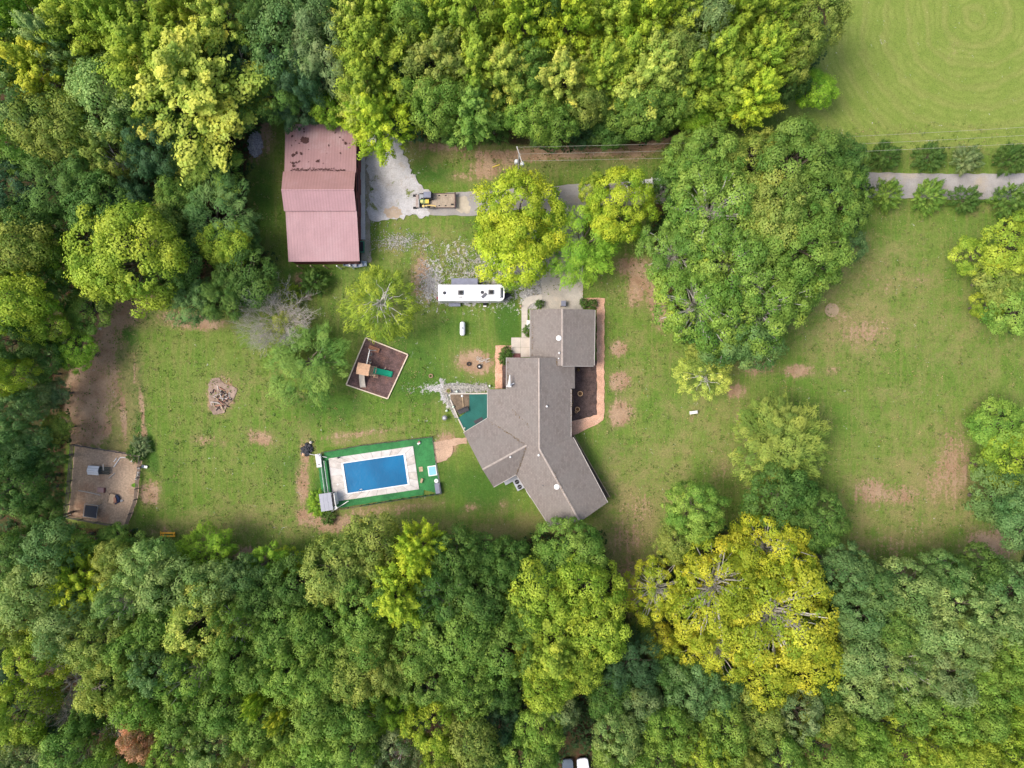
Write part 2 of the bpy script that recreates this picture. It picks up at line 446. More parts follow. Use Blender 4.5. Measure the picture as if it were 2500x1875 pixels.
    L.new(math_(nt, 'ADD', vfine, math_(nt, 'MULTIPLY', fine, 1.5)), bn.inputs['Height'])
    L.new(bn.outputs[0], b.inputs['Normal'])
    return m
gm.materials.append(ground_mat())
gm.shade_smooth()
ground = bpy.data.objects.new('ground', gm); link(ground); tag(ground, kind='structure')

def rough_outline(px, amp=0.15, step=0.6, seed=1):
    """photo-pixel outline -> ground outline with an uneven edge"""
    r = random.Random(seed); pts = [V2(*p) for p in px]; out = []
    for i, a in enumerate(pts):
        b = pts[(i + 1) % len(pts)]
        d = math.dist(a, b); n = max(1, int(d / step))
        for k in range(n):
            t = k / n
            nx_, ny_ = -(b[1] - a[1]) / max(d, 1e-6), (b[0] - a[0]) / max(d, 1e-6)
            e = r.uniform(-amp, amp) if k else 0
            out.append((a[0] + (b[0] - a[0]) * t + nx_ * e, a[1] + (b[1] - a[1]) * t + ny_ * e))
    return out

def sheet(name, px, mat, z, amp=0.0, step=0.6, kind='structure', seed=1, th=0.12):
    out = rough_outline(px, amp, step, seed) if amp else [V2(*p) for p in px]
    return MB().prism(out, z - th, z).build(name, mat, None, kind=kind)

def grassy(m, amt=.55, col=(.16, .19, .05), col2=(.36, .27, .17)):
    nt = m.node_tree; b = nt.nodes['Principled BSDF']; src = b.inputs['Base Color'].links[0].from_socket
    co = coords(nt)
    n1 = noise(nt, co, .28, 7, .72, .8); n2 = noise(nt, co, .5, 6, .7)
    c = mix(nt, maprange(nt, n1, .58, .66), src, col)
    c = mix(nt, maprange(nt, n2, .56, .68, 0, amt), c, col2)
    nt.links.new(c, b.inputs['Base Color'])
m_asph = M('worn_asphalt', (0.33, 0.31, 0.30), 0.9, 0.15, 0.35, col2=(0.40, 0.34, 0.27), bump=0.12, fine=0.07)
m_grav = M('crushed_stone', (0.49, 0.475, 0.475), 0.95, 0.14, 0.45, col2=(0.38, 0.35, 0.33), bump=0.3, fine=0.14)
m_conc = M('driveway_concrete', (0.42, 0.385, 0.34), 0.85, 0.14, 0.4, col2=(0.52, 0.45, 0.37), bump=0.15, fine=0.10)
m_walk = M('pale_concrete', (0.54, 0.49, 0.43), 0.85, 0.10, 0.8, bump=0.15, fine=0.10)
m_pool_conc = M('pool_concrete', (0.61, 0.575, 0.55), 0.8, 0.10, 0.9, col2=(0.50, 0.455, 0.42), bump=0.1, fine=0.10)
m_pink = M('pinkish_gravel', (0.58, 0.34, 0.23), 0.95, 0.16, 0.7, col2=(0.62, 0.42, 0.30), bump=0.5, fine=0.28)
m_mulch = M('dark_mulch', (0.085, 0.058, 0.052), 0.95, 0.35, 1.2, col2=(0.12, 0.075, 0.062), bump=0.9, fine=0.5)
m_turf = M('green_turf', (0.040, 0.20, 0.060), 0.9, 0.22, 0.6, col2=(0.022, 0.125, 0.042), bump=0.3, fine=0.15)
m_teal = M('teal_carpet', (0.020, 0.125, 0.105), 0.9, 0.12, 0.5, fine=0.1)
m_pen = M('pen_dirt', (0.46, 0.335, 0.235), 0.95, 0.16, 0.25, col2=(0.33, 0.19, 0.12), bump=0.5, fine=0.2)

grassy(m_grav, .5); grassy(m_asph, .45, (.36, .31, .25), (.27, .25, .24))
z = 0.03
sheet('driveway', [(2900,424),(2300,424),(2120,421),(1900,425),(1700,436),(1400,450),(1200,466),(1110,470),(1040,474),(1000,480),(1000,522),(1060,526),(1180,526),(1290,508),(1335,510),(1700,492),(1900,487),(2120,482),(2300,486),(2900,492)], m_asph, z, 0.10, 0.8)
sheet('driveway_apron', [(1335,508),(1322,560),(1322,700),(1322,762),(1423,762),(1423,640),(1425,520),(1430,503)], m_conc, z + .008, 0.0)
sheet('gravel_lot', [(893,345),(930,322),(972,330),(985,370),(1000,410),(1018,440),(1030,452),(1046,462),(1046,528),(1000,527),(960,535),(925,541),(905,538),(898,520),(905,490),(912,440),(897,420)], m_grav, z + .004, 0.45, 0.45, seed=3)
sheet('clay_stain', [(940,508),(960,502),(980,510),(984,524),(966,534),(944,530),(936,520)], M('orange_clay', (.46, .36, .27), .95, .15, .8), z + .010, 0.25, 0.35, seed=31)
sheet('sand_spill', [(1110,478),(1135,478),(1150,505),(1146,520),(1120,516),(1108,495)], M('pale_sand', (.47, .41, .32), .95, .15, .8), z + .010, 0.3, 0.35, seed=32)
sheet('pool_path', [(1056,1079),(1090,1073),(1140,1068),(1140,1083),(1105,1088),(1104,1108),(1090,1124),(1066,1130)], M('path_dirt', (0.50, 0.34, 0.24), 0.95, 0.15, 0.6, bump=.4, fine=.2), z, 0.12, 0.4, seed=4)
sheet('gravel_border', [(1423,728),(1476,728),(1475,1010),(1472,1026),(1458,1036),(1396,1066),(1395,1029),(1457,1013),(1457,752),(1423,752)], m_pink, z + .02, 0.08, 0.5, seed=5)
sheet('gravel_border', [(1209,844),(1250,843),(1250,856),(1226,858),(1226,949),(1209,949)], m_pink, z + .02, 0.08, 0.5, seed=6)
sheet('mulch_bed', [(1390,880),(1457,880),(1457,1013),(1390,1030)], m_mulch, z, 0)
sheet('mulch_bed', [(1226,858),(1250,856),(1250,870),(1242,880),(1242,949),(1226,949)], m_mulch, z, 0)
# ------------------------------------------------------------------ buildings
def rp(px, py, pl):
    """photo pixel -> point on the sloping plane pl = (X0, Y0, z0, a, b)"""
    X0, Y0, z0, a, b = pl
    u = (px - 1250) * S; v = (937.5 - py) * S
    C = z0 - a * X0 - b * Y0
    z_ = (C + a * u + b * v) / (1 + (a * u + b * v) / H)
    return P(px, py, z_)
def plane_from(p1, p2, z0, slope, side):
    """plane falling away from the ridge p1-p2 (photo px) at height z0, towards side (+1 / -1)"""
    A = Vector(P(*p1, z0)); B = Vector(P(*p2, z0))
    d = (B - A).normalized(); n = Vector((d.y, -d.x, 0)) * side
    return (A.x, A.y, z0, -slope * n.x, -slope * n.y)

def shingle_mat():
    m = bpy.data.materials.new('asphalt_shingles')
    nt, N, L, b = nodes(m)
    co = coords(nt)
    br = N.new('ShaderNodeTexBrick')
    L.new(scaled(nt, co, (1, 1, 1), (0, 0, R(90))), br.inputs['Vector'])
    br.inputs['Scale'].default_value = 1.0; br.inputs['Brick Width'].default_value = .45; br.inputs['Row Height'].default_value = .24
    br.inputs['Mortar Size'].default_value = .012; br.offset = .5
    br.inputs['Color1'].default_value = (0.200, 0.171, 0.153, 1); br.inputs['Color2'].default_value = (0.263, 0.227, 0.207, 1); br.inputs['Mortar'].default_value = (.15, .13, .125, 1)
    n1 = noise(nt, co, .35, 5, .6); n2 = noise(nt, co, 2.5, 5, .7); n3 = noise(nt, scaled(nt, co, (.7, 3.0, 1)), 1.2, 4, .7, 1.2)
    c = mix(nt, maprange(nt, n1, .35, .68, 0, .6), br.outputs[0], (0.239, 0.216, 0.198))
    c = mix(nt, maprange(nt, n3, .5, .72, 0, .45), c, (0.297, 0.257, 0.236))
    c = mix(nt, maprange(nt, n2, .5, .75, 0, .45), c, (.160, .138, .126))
    L.new(c, b.inputs['Base Color']); b.inputs['Roughness'].default_value = .92; b.inputs['Specular IOR Level'].default_value = .2
    bn = N.new('ShaderNodeBump'); bn.inputs['Strength'].default_value = .5; bn.inputs['Distance'].default_value = .04
    L.new(math_(nt, 'ADD', br.outputs['Fac'], n2), bn.inputs['Height']); L.new(bn.outputs[0], b.inputs['Normal'])
    return m
m_sh = shingle_mat()
m_ridge = M('ridge_shingles', (.40, .34, .30), .9, .15, 2)
m_brick = M('brick_wall', (.30, .15, .10), .9, .2, 2, fine=.2)
m_white = M('white_paint', (.80, .79, .77), .5, .04, 1)
m_glass = M('window_glass', (.03, .04, .05), .1, .1, 1, spec=.8)
m_black = M('black_rubber', (.018, .018, .02), .7, .2, 2)
m_dark = M('dark_plastic', (.045, .045, .055), .6, .2, 2)
m_steel = M('grey_steel', (.33, .34, .36), .45, .1, 2, metal=.5)
m_blue = M('bluish_grey_panel', (.21, .22, .29), .55, .12, 1.5)
m_wood = M('weathered_wood', (.44, .33, .21), .85, .2, 3, fine=.2)
m_tan = M('tan_timber', (.60, .37, .23), .8, .12, 3, fine=.1)
m_yel = M('yellow_paint', (.72, .55, .09), .5, .1, 2)
m_orange = M('orange_painted_wood', (.80, .40, .03), .6, .1, 2)
m_red = M('dark_red_siding', (.17, .045, .05), .8, .25, 1.2, fine=.15)

hp = P(1316, 980, 0)
house = thing('brick_house', 'sprawling angled house with brown-grey shingle roof, three wings and a garage', 'house', (hp[0], hp[1], 0))
HO = (hp[0], hp[1], 0)
plMW = plane_from((1316, 874), (1317, 1097), 5.8, .30, 1)
plME = plane_from((1316, 874), (1317, 1097), 5.8, .42, -1)
plGW = plane_from((1373, 756), (1373, 893), 4.9, .35, 1)
plGE = plane_from((1373, 756), (1373, 893), 4.9, .35, -1)
plSE_E = plane_from((1317, 1097), (1416, 1274), 5.8, .43, -1)
plSE_W = plane_from((1317, 1097), (1416, 1274), 5.8, .43, 1)
plSW_N = plane_from((1178, 1146.6), (1287, 1087), 5.25, .30, -1)
plSW_S = plane_from((1178, 1146.6), (1287, 1087), 5.25, .45, 1)
# decide the falling side by checking one known eave point
def fix(pl, eave):
    q = rp(*eave, pl)
    return pl if q[2] < pl[2] else (pl[0], pl[1], pl[2], -pl[3], -pl[4])
plMW = fix(plMW, (1237, 900)); plME = fix(plME, (1393, 1000)); plGW = fix(plGW, (1295, 800)); plGE = fix(plGE, (1452, 800))
plSE_E = fix(plSE_E, (1440, 1140)); plSE_W = fix(plSE_W, (1300, 1220)); plSW_N = fix(plSW_N, (1160, 1040)); plSW_S = fix(plSW_S, (1230, 1175))
ROOF = [
 (plMW, [(1237,872.6),(1316,873.7),(1317,1096),(1287,1088),(1191,1025),(1191,950.5),(1237,950)]),
 (plME, [(1316,873.7),(1403.4,873.7),(1403.4,948.5),(1393.4,948.5),(1393.4,1066),(1399,1068),(1317,1096)]),
 (plSE_E, [(1317,1096),(1399,1067.5),(1483,1227),(1416,1274)]),
 (plSE_W, [(1317,1096),(1416,1274),(1343,1285),(1261,1158),(1286,1086)]),
 (plSW_N, [(1178,1146.6),(1131.8,1057),(1191,1021),(1288,1087)]),
 (plSW_S, [(1178,1146.6),(1288,1086.5),(1261,1158),(1204.6,1188.8)]),
 (plGW, [(1295,756),(1373,754),(1373,893),(1295,893)]),
 (plGE, [(1373,754),(1452,756),(1450,893),(1373,893)]),
]
RT = {}
for i, (pl, poly) in enumerate(ROOF):
    top = [rp(x, y, pl) for x, y in poly]
    o = MB(HO).slab(top, .22).build('roof_slope', m_sh, house)
    RT[i] = o
    # fascia boards along the eaves
def ridge(p1, p2, h, par):
    a = Vector(P(*p1, h)); b = Vector(P(*p2, h)); d = b - a; L_ = d.length
    n = Vector((-d.y, d.x, 0)).normalized()
    mb = MB(HO)
    w = .15
    for s_ in (-1, 1):
        mb.slab([tuple(a + Vector((0, 0, .05))), tuple(b + Vector((0, 0, .05))), tuple(b + n * w * s_ + Vector((0, 0, -.01))), tuple(a + n * w * s_ + Vector((0, 0, -.01)))], .03)
    mb.build('ridge_cap', m_ridge, par)
ridge((1316, 874), (1317, 1096), 5.81, RT[0]); ridge((1317, 1096), (1416, 1274), 5.81, RT[3])
ridge((1178, 1146.6), (1286, 1087.5), 5.26, RT[4]); ridge((1373, 754), (1373, 893), 4.91, RT[6])
def fascia(a, b, pl, par):
    A = Vector(rp(*a, pl)); B = Vector(rp(*b, pl)); d = (B - A).normalized(); n = Vector((-d.y, d.x, 0)).normalized()
    mb = MB(HO); m_ = (A + B) / 2
    if (m_ - Vector(RC[par])).dot(n) < 0: n = -n
    mb.slab([tuple(A + n * .02 + Vector((0, 0, .03))), tuple(B + n * .02 + Vector((0, 0, .03))), tuple(B + n * .11 + Vector((0, 0, .03))), tuple(A + n * .11 + Vector((0, 0, .03)))], .26)
    mb.build('gutter', m_gutter, RT[par])
m_gutter = M('beige_gutter', (.45, .41, .38), .6, .1, 1)
RC = {i: tuple(sum((Vector(rp(x, y, pl)) for x, y in poly), Vector()) / len(poly)) for i, (pl, poly) in enumerate(ROOF)}
for i, a, b in ((0, (1237,873), (1237,949)), (0, (1191,951), (1191,1020)), (1, (1393.4,950), (1393.4,1066)), (2, (1399,1068), (1483,1227)), (3, (1343,1285), (1262,1160)), (6, (1295,756), (1295,872)), (7, (1452,757), (1450,892)), (7, (1373,893), (1449,893)), (5, (1205,1188.5), (1260,1158)), (4,(1131.8,1057),(1190,1021.5))):
    fascia(a, b, ROOF[i][0], i)
# roof vents and pipes
def vent(px, py, i, r, hgt, name='vent', mat=None):
    x, y, z_ = rp(px, py, ROOF[i][0])
    mb = MB(HO).lathe((x, y, z_ - .08), [(r * .62, 0), (r * .62, hgt * .5), (r, hgt * .55), (r, hgt * .8), (r * .5, hgt)], 14)
    mb.build(name, mat or m_white, RT[i], smooth=True)
vent(1364, 825.6, 6, .42, .45); vent(1359, 1188, 3, .42, .45)
vent(1365, 861.7, 6, .16, .4, 'vent_pipe'); vent(1364, 875, 6, .11, .4, 'vent_pipe'); vent(1335, 992, 1, .16, .5, 'vent_pipe'); vent(1315, 1111, 3, .18, .4, 'vent_pipe'); vent(1246, 1115.5, 5, .15, .4, 'vent_pipe')
vent(1324, 1185, 3, .06, .5, 'vent_pipe', m_steel)
x, y, z_ = rp(1244, 941, ROOF[0][0])
ch = MB(HO).box((x, y, z_ + .1), (.55, .5, .7)).lathe((x, y, z_ + .3), [(.13, 0), (.13, 1.3), (.17, 1.32), (.17, 1.42), (.05, 1.5)], 12).build('chimney', m_white, house)
MB(HO).tube([(x, y, z_ + .8), (x, y + .5, z_ + 1.0), (x + .05, y + 1.6, z_ + 1.0)], [.2, .17, .06], 8).build('cowl', m_white, ch)
MB(HO).tube([(x - .5, y - .15, z_ + .5), (x + .7, y + .35, z_ + .5)], .07, 5).build('bracket', m_white, ch)
# leaf litter caught in the valleys and at the eaves
lg = random.Random(77); lm = MB(HO)
for a_, b_, i_, n_ in (((1192,1024),(1284,1087),4,90), ((1262,1156),(1286,1090),5,60), ((1360,880),(1360,892),1,30), ((1240,876),(1240,948),0,40), ((1396,952),(1396,1064),1,40), ((1300,758),(1300,870),6,40), ((1250,1000),(1300,1050),0,30), ((1350,1150),(1400,1250),3,30)):
    for _ in range(n_):
        t = lg.random(); x_ = a_[0] + (b_[0] - a_[0]) * t + lg.gauss(0, 1.6); y_ = a_[1] + (b_[1] - a_[1]) * t + lg.gauss(0, 1.6)
        p_ = rp(x_, y_, ROOF[i_][0]); e_ = lg.uniform(.04, .11); a0 = lg.uniform(0, 6)
        lm.slab([(p_[0] + e_ * math.cos(a0 + q * 2.1), p_[1] + e_ * math.sin(a0 + q * 2.1), p_[2] + .06) for q in range(3)], .02)
lm.build('leaf_litter', M('dry_leaf_litter', (.17, .12, .07), .95, .3, 4), house, kind='stuff')
# walls under the roofs
def inset(poly, e):
    c = sum((Vector(p) for p in poly), Vector((0, 0))) / len(poly)
    return [tuple(Vector(p) + (c - Vector(p)).normalized() * e) for p in poly]
def world_poly(pts, h=3.0): return [P(x, y, h)[:2] for x, y in pts]
for pts in ([(1240,877),(1399,877),(1399,946),(1389,946),(1389,1066),(1340,1090),(1200,1040),(1196,1020),(1196,955),(1240,953)],
            [(1299,760),(1448,760),(1446,889),(1299,889)],
            [(1300,1080),(1395,1072),(1474,1226),(1352,1276),(1268,1155)],
            [(1140,1060),(1194,1028),(1290,1100),(1262,1150),(1208,1180)]):
    MB(HO).prism(world_poly(pts), 0, 2.95).build('wall', m_brick, house)
def gable(p1, p2, apex, ha, he):
    A = Vector(P(*p1, he)); B = Vector(P(*p2, he)); C = Vector(P(*apex, ha)); d = (B - A).normalized(); n = Vector((-d.y, d.x, 0)) * .08
    vs = [A - n, B - n, C - n, A + n, B + n, C + n]
    MB(HO).add([tuple(v) for v in vs], [(0, 1, 2), (5, 4, 3), (0, 3, 4, 1), (1, 4, 5, 2), (2, 5, 3, 0)]).build('gable_wall', m_wood, house)
gable((1300,760), (1447,760), (1373,759), 4.55, 2.95); gable((1354,1276), (1472,1225), (1412,1266), 5.4, 2.95)
gable((1141,1062), (1208,1180), (1182,1142), 4.9, 2.95); gable((1241,877), (1399,877), (1317,878), 5.3, 2.95)
# garage door, windows
gx0, gy0 = P(1312, 760, 2.2)[:2]; gx1 = P(1430, 760, 2.2)[0]
gd = MB(HO).box(((gx0 + gx1) / 2, gy0 + .06, 1.15), (gx1 - gx0, .08, 2.3)).build('garage_door', m_white, house)
for k in range(4):
    MB(HO).box(((gx0 + gx1) / 2, gy0 + .13, .3 + k * .56), (gx1 - gx0 - .1, .03, .48)).build('door_panel', m_white, gd)
def window(px, py, ang, w=1.2, hgt=1.1, name='window'):
    x, y = P(px, py, 1.5)[:2]
    wd = MB(HO).box((x, y, 1.5), (w, .12, hgt), ang).build(name, m_white, house)
    MB(HO).box((x, y, 1.5), (w - .16, .15, hgt - .16), ang).build('pane', m_glass, wd)
for a in ((1393,980,R(90)),(1393,1030,R(90)),(1420,1108,R(-62)),(1450,1168,R(-62)),(1196,990,R(90)),(1448,800,R(90)),(1446,850,R(90)),(1290,1205,R(-58)),(1330,1262,R(-58)),(1172,1120,R(-60)),(1240,920,R(90))):
    window(*a)
MB(HO).box((*P(1299, 800, 1)[:2], 1.05), (.12, 1.0, 2.1)).build('door', m_white, house)
# porch walkway along the south-east wing
pw_ = MB(HO)
a = V2(1397, 1064); b = V2(1484, 1213)
d = Vector((b[0] - a[0], b[1] - a[1])); n_ = 44
walk = thing('porch_walkway', 'long narrow timber porch walkway along the lower right wing of the house', 'walkway', (a[0], a[1], 0))
wo = (a[0], a[1], 0)
perp = Vector((-d.y, d.x)).normalized()
for k in range(n_):
    t = (k + .5) / n_
    c = Vector(a) + d * t - perp * .45
    MB(wo).box((c.x, c.y, .28), (.2, 1.3, .04), math.atan2(d.y, d.x)).build('board', m_dark if k % 7 == 3 else M('dark_deck_board', (.11, .08, .07), .9, .2, 2), walk)
ang = math.atan2(d.y, d.x); mid = Vector(a) + d * .5 + perp * .22
MB(wo).box((mid.x, mid.y, .95), (d.length, .12, .06), ang).build('handrail', m_wood, walk)
for k in range(12):
    c = Vector(a) + d * (k / 11) + perp * .22
    MB(wo).box((c.x, c.y, .46), (.09, .09, .92), ang).build('post', m_wood, walk)

# ---- barn
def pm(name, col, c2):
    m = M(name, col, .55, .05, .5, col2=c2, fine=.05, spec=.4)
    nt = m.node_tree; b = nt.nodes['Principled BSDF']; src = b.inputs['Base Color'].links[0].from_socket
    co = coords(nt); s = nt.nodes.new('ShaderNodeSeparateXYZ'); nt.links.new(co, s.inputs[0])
    st = math_(nt, 'SINE', math_(nt, 'MULTIPLY', s.outputs[0], 2 * math.pi / .445))   # dark stripes painted in for the shade along the ribs
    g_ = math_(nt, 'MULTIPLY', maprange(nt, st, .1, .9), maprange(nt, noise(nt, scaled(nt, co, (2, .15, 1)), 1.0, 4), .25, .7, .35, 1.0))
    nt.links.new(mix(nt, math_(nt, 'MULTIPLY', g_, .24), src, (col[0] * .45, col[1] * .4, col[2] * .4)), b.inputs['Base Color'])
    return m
m_bN = pm('rust_pink_shaded_metal', (0.405, 0.239, 0.239), (.46, .31, .31)); m_bS = pm('faded_pink_metal', (0.460, 0.276, 0.290), (.49, .31, .325)); m_bM = pm('faded_red_shaded_metal', (0.432, 0.248, 0.237), (.47, .285, .28))  # north slopes rustier, and their shade put into a darker colour than the south
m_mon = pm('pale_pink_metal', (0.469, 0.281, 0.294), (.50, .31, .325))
bp = P(785, 460, 0); BO = (bp[0], bp[1], 0)
barn = thing('red_barn', 'large barn with faded pinkish red metal roof and raised middle section', 'barn', BO)
def sect(c, n, mat):
    """corner points TL, TR, BR, BL -> n ribbed metal sheets side by side"""
    c = [Vector(p) for p in c]
    rf = bpy.data.objects.new('roof', None); link(rf, barn)
    for k in range(n):
        t0, t1 = k / n, (k + 1) / n
        a = c[0].lerp(c[1], t0); b = c[0].lerp(c[1], t1); cc = c[3].lerp(c[2], t1); dd = c[3].lerp(c[2], t0)
        mb = MB(BO).slab([tuple(a), tuple(b), tuple(cc), tuple(dd)], .06)
        for s_ in (.035, .2, .4, .6, .8):
            w = .03
            p0 = a.lerp(b, s_ - w); p1 = a.lerp(b, s_ + w); p2 = dd.lerp(cc, s_ + w); p3 = dd.lerp(cc, s_ - w)
            e = Vector((0, 0, .035))
            mb.slab([tuple(p + e) for p in (p0, p1, p2, p3)], .05)
        mb.build('roof_panel', mat, rf)
    return rf
Bq = lambda x, y, h: P(650 + x / 4.046, 270 + y / 4.046, h)
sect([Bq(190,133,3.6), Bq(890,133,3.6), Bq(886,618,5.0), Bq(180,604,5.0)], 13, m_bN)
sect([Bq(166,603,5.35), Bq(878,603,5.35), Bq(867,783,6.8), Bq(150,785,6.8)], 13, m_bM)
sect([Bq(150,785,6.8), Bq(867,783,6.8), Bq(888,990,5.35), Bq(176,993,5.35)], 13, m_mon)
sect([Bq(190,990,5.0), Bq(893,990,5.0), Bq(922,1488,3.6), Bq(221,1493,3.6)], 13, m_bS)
MB(BO).tube([Bq(150,785,6.86), Bq(867,783,6.86)], .11, 6).build('ridge_cap', m_mon, barn)
wx0, wy1 = P(708, 302, 3.4)[:2]; wx1, wy0 = P(869, 636, 3.4)[:2]
MB(BO).box(((wx0 + wx1) / 2, (wy0 + wy1) / 2, 1.7), (wx1 - wx0, wy1 - wy0, 3.4)).build('wall', m_red, barn)
yr = Bq(150, 785, 6.8)[1]; yN = Bq(166, 603, 5.3)[1]; yS = Bq(176, 993, 5.3)[1]
MB(BO).box(((wx0 + wx1) / 2, (yN + yS) / 2, 4.2), (wx1 - wx0, abs(yN - yS) - .6, 1.7)).build('upper_wall', m_red, barn)
for xx in (wx0 + .05, wx1 - .05):
    vs = [(xx - .05, wy0, 3.35), (xx - .05, yS, 4.75), (xx - .05, yr, 6.5), (xx - .05, yN, 4.75), (xx - .05, wy1, 3.35)]
    vs2 = [(x + .1, y, z_) for x, y, z_ in vs]
    MB(BO).add(vs + vs2, [(0, 1, 2, 3, 4), (9, 8, 7, 6, 5)] + [(i, (i + 1) % 5, (i + 1) % 5 + 5, i + 5) for i in range(5)]).build('gable_wall', m_red, barn)
for k, yy in enumerate(np.linspace(wy0 + 1.2, wy1 - 1.6, 6)):
    dr = MB(BO).box((wx1 + .04, yy, 1.25), (.08, 2.4, 2.5)).build('door', m_black if k == 0 else m_red, barn)
    MB(BO).box((wx1 + .10, yy, 2.6), (.06, 2.7, .16)).build('door_rail', m_dark, dr)
for k in range(5):
    xx = wx0 + (wx1 - wx0) * (k + .5) / 5
    MB(BO).box((xx, wy0 - .75, 1.55), (.16, .16, 3.1)).build('post', m_white if k > 2 else m_wood, barn)
# leaves and scale lying on the upper roof slope
lr = random.Random(5); mb = MB(BO)
def onN(x, y):
    t = (y - 133) / 475
    return Bq(x, y, 3.6 + 1.4 * t + .12)
spots = [(372,182,10),(372,205,10),(255,250,14),(292,298,8),(322,322,9),(250,345,8),(378,298,34),(395,285,24),(360,300,16),(675,218,9),(726,264,11),(760,292,8),(785,322,15),(822,322,7),(618,346,10),(730,421,10),(824,368,6),
         (268,440,18),(300,420,14),(345,425,16),(418,385,7),(265,520,14),(300,512,12),(325,500,12),(270,545,16),(508,500,14),(520,488,9),(418,505,6),(560,520,6),(597,420,5),(240,510,8),(310,575,12)]
for x, y, r in spots:
    for _ in range(max(2, r // 2)):
        cx, cy = x + lr.gauss(0, r * .35), y + lr.gauss(0, r * .35)
        c = Vector(onN(cx, cy)); e = r * .0105 * lr.uniform(.5, 1.1); a0 = lr.uniform(0, 6)
        pts = [(c.x + e * math.cos(a0 + q * 1.257) * lr.uniform(.6, 1.2), c.y + e * math.sin(a0 + q * 1.257) * lr.uniform(.6, 1.2), c.z) for q in range(5)]
        mb.slab(pts, .04)
for k in range(150):
    x = 240 + k * 3.6; y = 596 - abs(lr.gauss(0, 1)) * (14 if x < 700 else 8)
    c = Vector(onN(x, y)); e = lr.uniform(.04, .12)
    mb.slab([(c.x + e * math.cos(q * 1.257 + k), c.y + e * math.sin(q * 1.257 + k) * .7, c.z) for q in range(5)], .04)
mb.build('leaf_debris', M('brown_leaf_debris', (.075, .035, .032), .95, .3, 5), barn, kind='stuff')
# concrete strip in front of the barn
sheet('barn_apron', [(880,376),(891.5,376),(892.5,585),(882,585)], M('white_concrete', (.60, .58, .56), .8, .1, .6, fine=.1), .16)
sheet('barn_yard', [(871,340),(900,330),(906,640),(880,640),(878,590),(893,585),(892,372),(880,372)], M('grey_silt', (.30, .27, .22), .95, .2, .5, col2=(.20, .21, .09), fine=.25), .022, .12, .5)
o = thing('water_trough', 'green plastic tub by the barn\'s lower right door opening', 'tub', (*V2(884, 604), 0))
MB().box((0, 0, .3), (.8, 1.7, .6), taper=1.05).build('tub', M('green_plastic', (.05, .22, .14), .5, .1, 1), o)
MB().box((0, 0, .605), (.66, 1.5, .02)).build('water', m_glass, o)
# little blue boat behind the barn
bo = thing('small_boat', 'light blue-grey jon boat lying against the barn\'s lower wall', 'boat', (*V2(868, 645), 0))
hull = []; fs = []; N_ = 9
for i in range(N_):
    t = i / (N_ - 1); x = -1.8 + 3.6 * t; w = .55 * math.sin(math.pi * min(max(t, .12), .88)) ** .5; 
    hull += [(x, -w, .5), (x, -w * .75, .05), (x, w * .75, .05), (x, w, .5)]
for i in range(N_ - 1):
    for k in range(3): fs.append((i * 4 + k, (i + 1) * 4 + k, (i + 1) * 4 + k + 1, i * 4 + k + 1))
fs += [(0, 1, 2, 3), (N_ * 4 - 1, N_ * 4 - 2, N_ * 4 - 3, N_ * 4 - 4)]
ho = MB().add(hull, fs).build('hull', M('pale_blue_hull', (.33, .42, .55), .5, .1, 1), bo)
md = ho.modifiers.new('s', 'SOLIDIFY'); md.thickness = .05
for x in (-.9, .1, 1.0): MB().box((x, 0, .42), (.3, .95, .05)).build('seat', m_steel, bo)
# white box trailer half under the yellow tree
tx, ty, _ = P(900, 330, 2)
tr = thing('box_trailer', 'white box trailer half hidden by the yellow tree beside the barn', 'trailer', (tx, ty, 0), R(8))
bd = MB().box((0, 0, 1.25), (1.9, 3.2, 1.7)).build('body', m_white, tr)
MB().box((0, 0, 2.13), (1.96, 3.26, .06)).build('roof', m_white, tr)
for s_ in (-1, 1):
    w_ = MB().lathe((0, 0, 0), [(.3, -.1), (.34, -.06), (.34, .06), (.3, .1)], 14).build('wheel', m_black, tr); w_.location = (s_ * 1.02, -.2, .34); w_.rotation_euler = (0, R(90), 0)
MB().tube([(0, -1.6, .45), (0, -2.5, .45)], .05).build('tow_bar', m_steel, tr)
# ------------------------------------------------------------------ things around the house
def disc(r, h, n=16, r2=None): return [(r, 0), (r, h * .9), ((r2 or r * .96), h)]
# patio slab and walk: concrete panels
def paving(name, label_mat, x0, y0, x1, y1, nx_, ny_, z0, rot=None, kind='structure'):
    root = bpy.data.objects.new(name, None); link(root); tag(root, kind=kind)
    g = random.Random(nx_ * 7 + ny_)
    for i in range(nx_):
        for j in range(ny_):
            a = V2(x0 + (x1 - x0) * i / nx_, y0 + (y1 - y0) * j / ny_); b = V2(x0 + (x1 - x0) * (i + 1) / nx_, y0 + (y1 - y0) * (j + 1) / ny_)
            MB().box(((a[0] + b[0]) / 2, (a[1] + b[1]) / 2, z0 + g.uniform(-.004, .004)), (abs(a[0] - b[0]) - .03, abs(a[1] - b[1]) - .03, .1)).build('slab', label_mat, root)
    return root
paving('patio', m_walk, 1248, 824, 1294, 872, 2, 2, .05)
paving('garage_walk', m_walk, 1273, 748, 1288, 824, 1, 4, .045)
sheet('garage_walk_curve', [(1273,750),(1275,738),(1283,728),(1298,722),(1324,718),(1324,735),(1306,738),(1294,744),(1289,751)], m_walk, .09)
o = thing('outdoor_rug', 'small dark red woven rug on the patio slab by the house', 'rug', (*V2(1262, 868), .10))
MB().box((0, 0, .02), (1.15, .7, .03)).build('rug', M('dark_red_rug', (.16, .07, .07), .95, .3, 6), o)
o = thing('storage_chest', 'plain white chest against the garage wall beside the walk', 'chest', (*P(1291, 793, .6)[:2], 0))
MB().box((0, 0, .33), (.62, 1.35, .66)).build('body', m_white, o); MB().box((0, 0, .69), (.68, 1.42, .06)).build('lid', m_white, o)
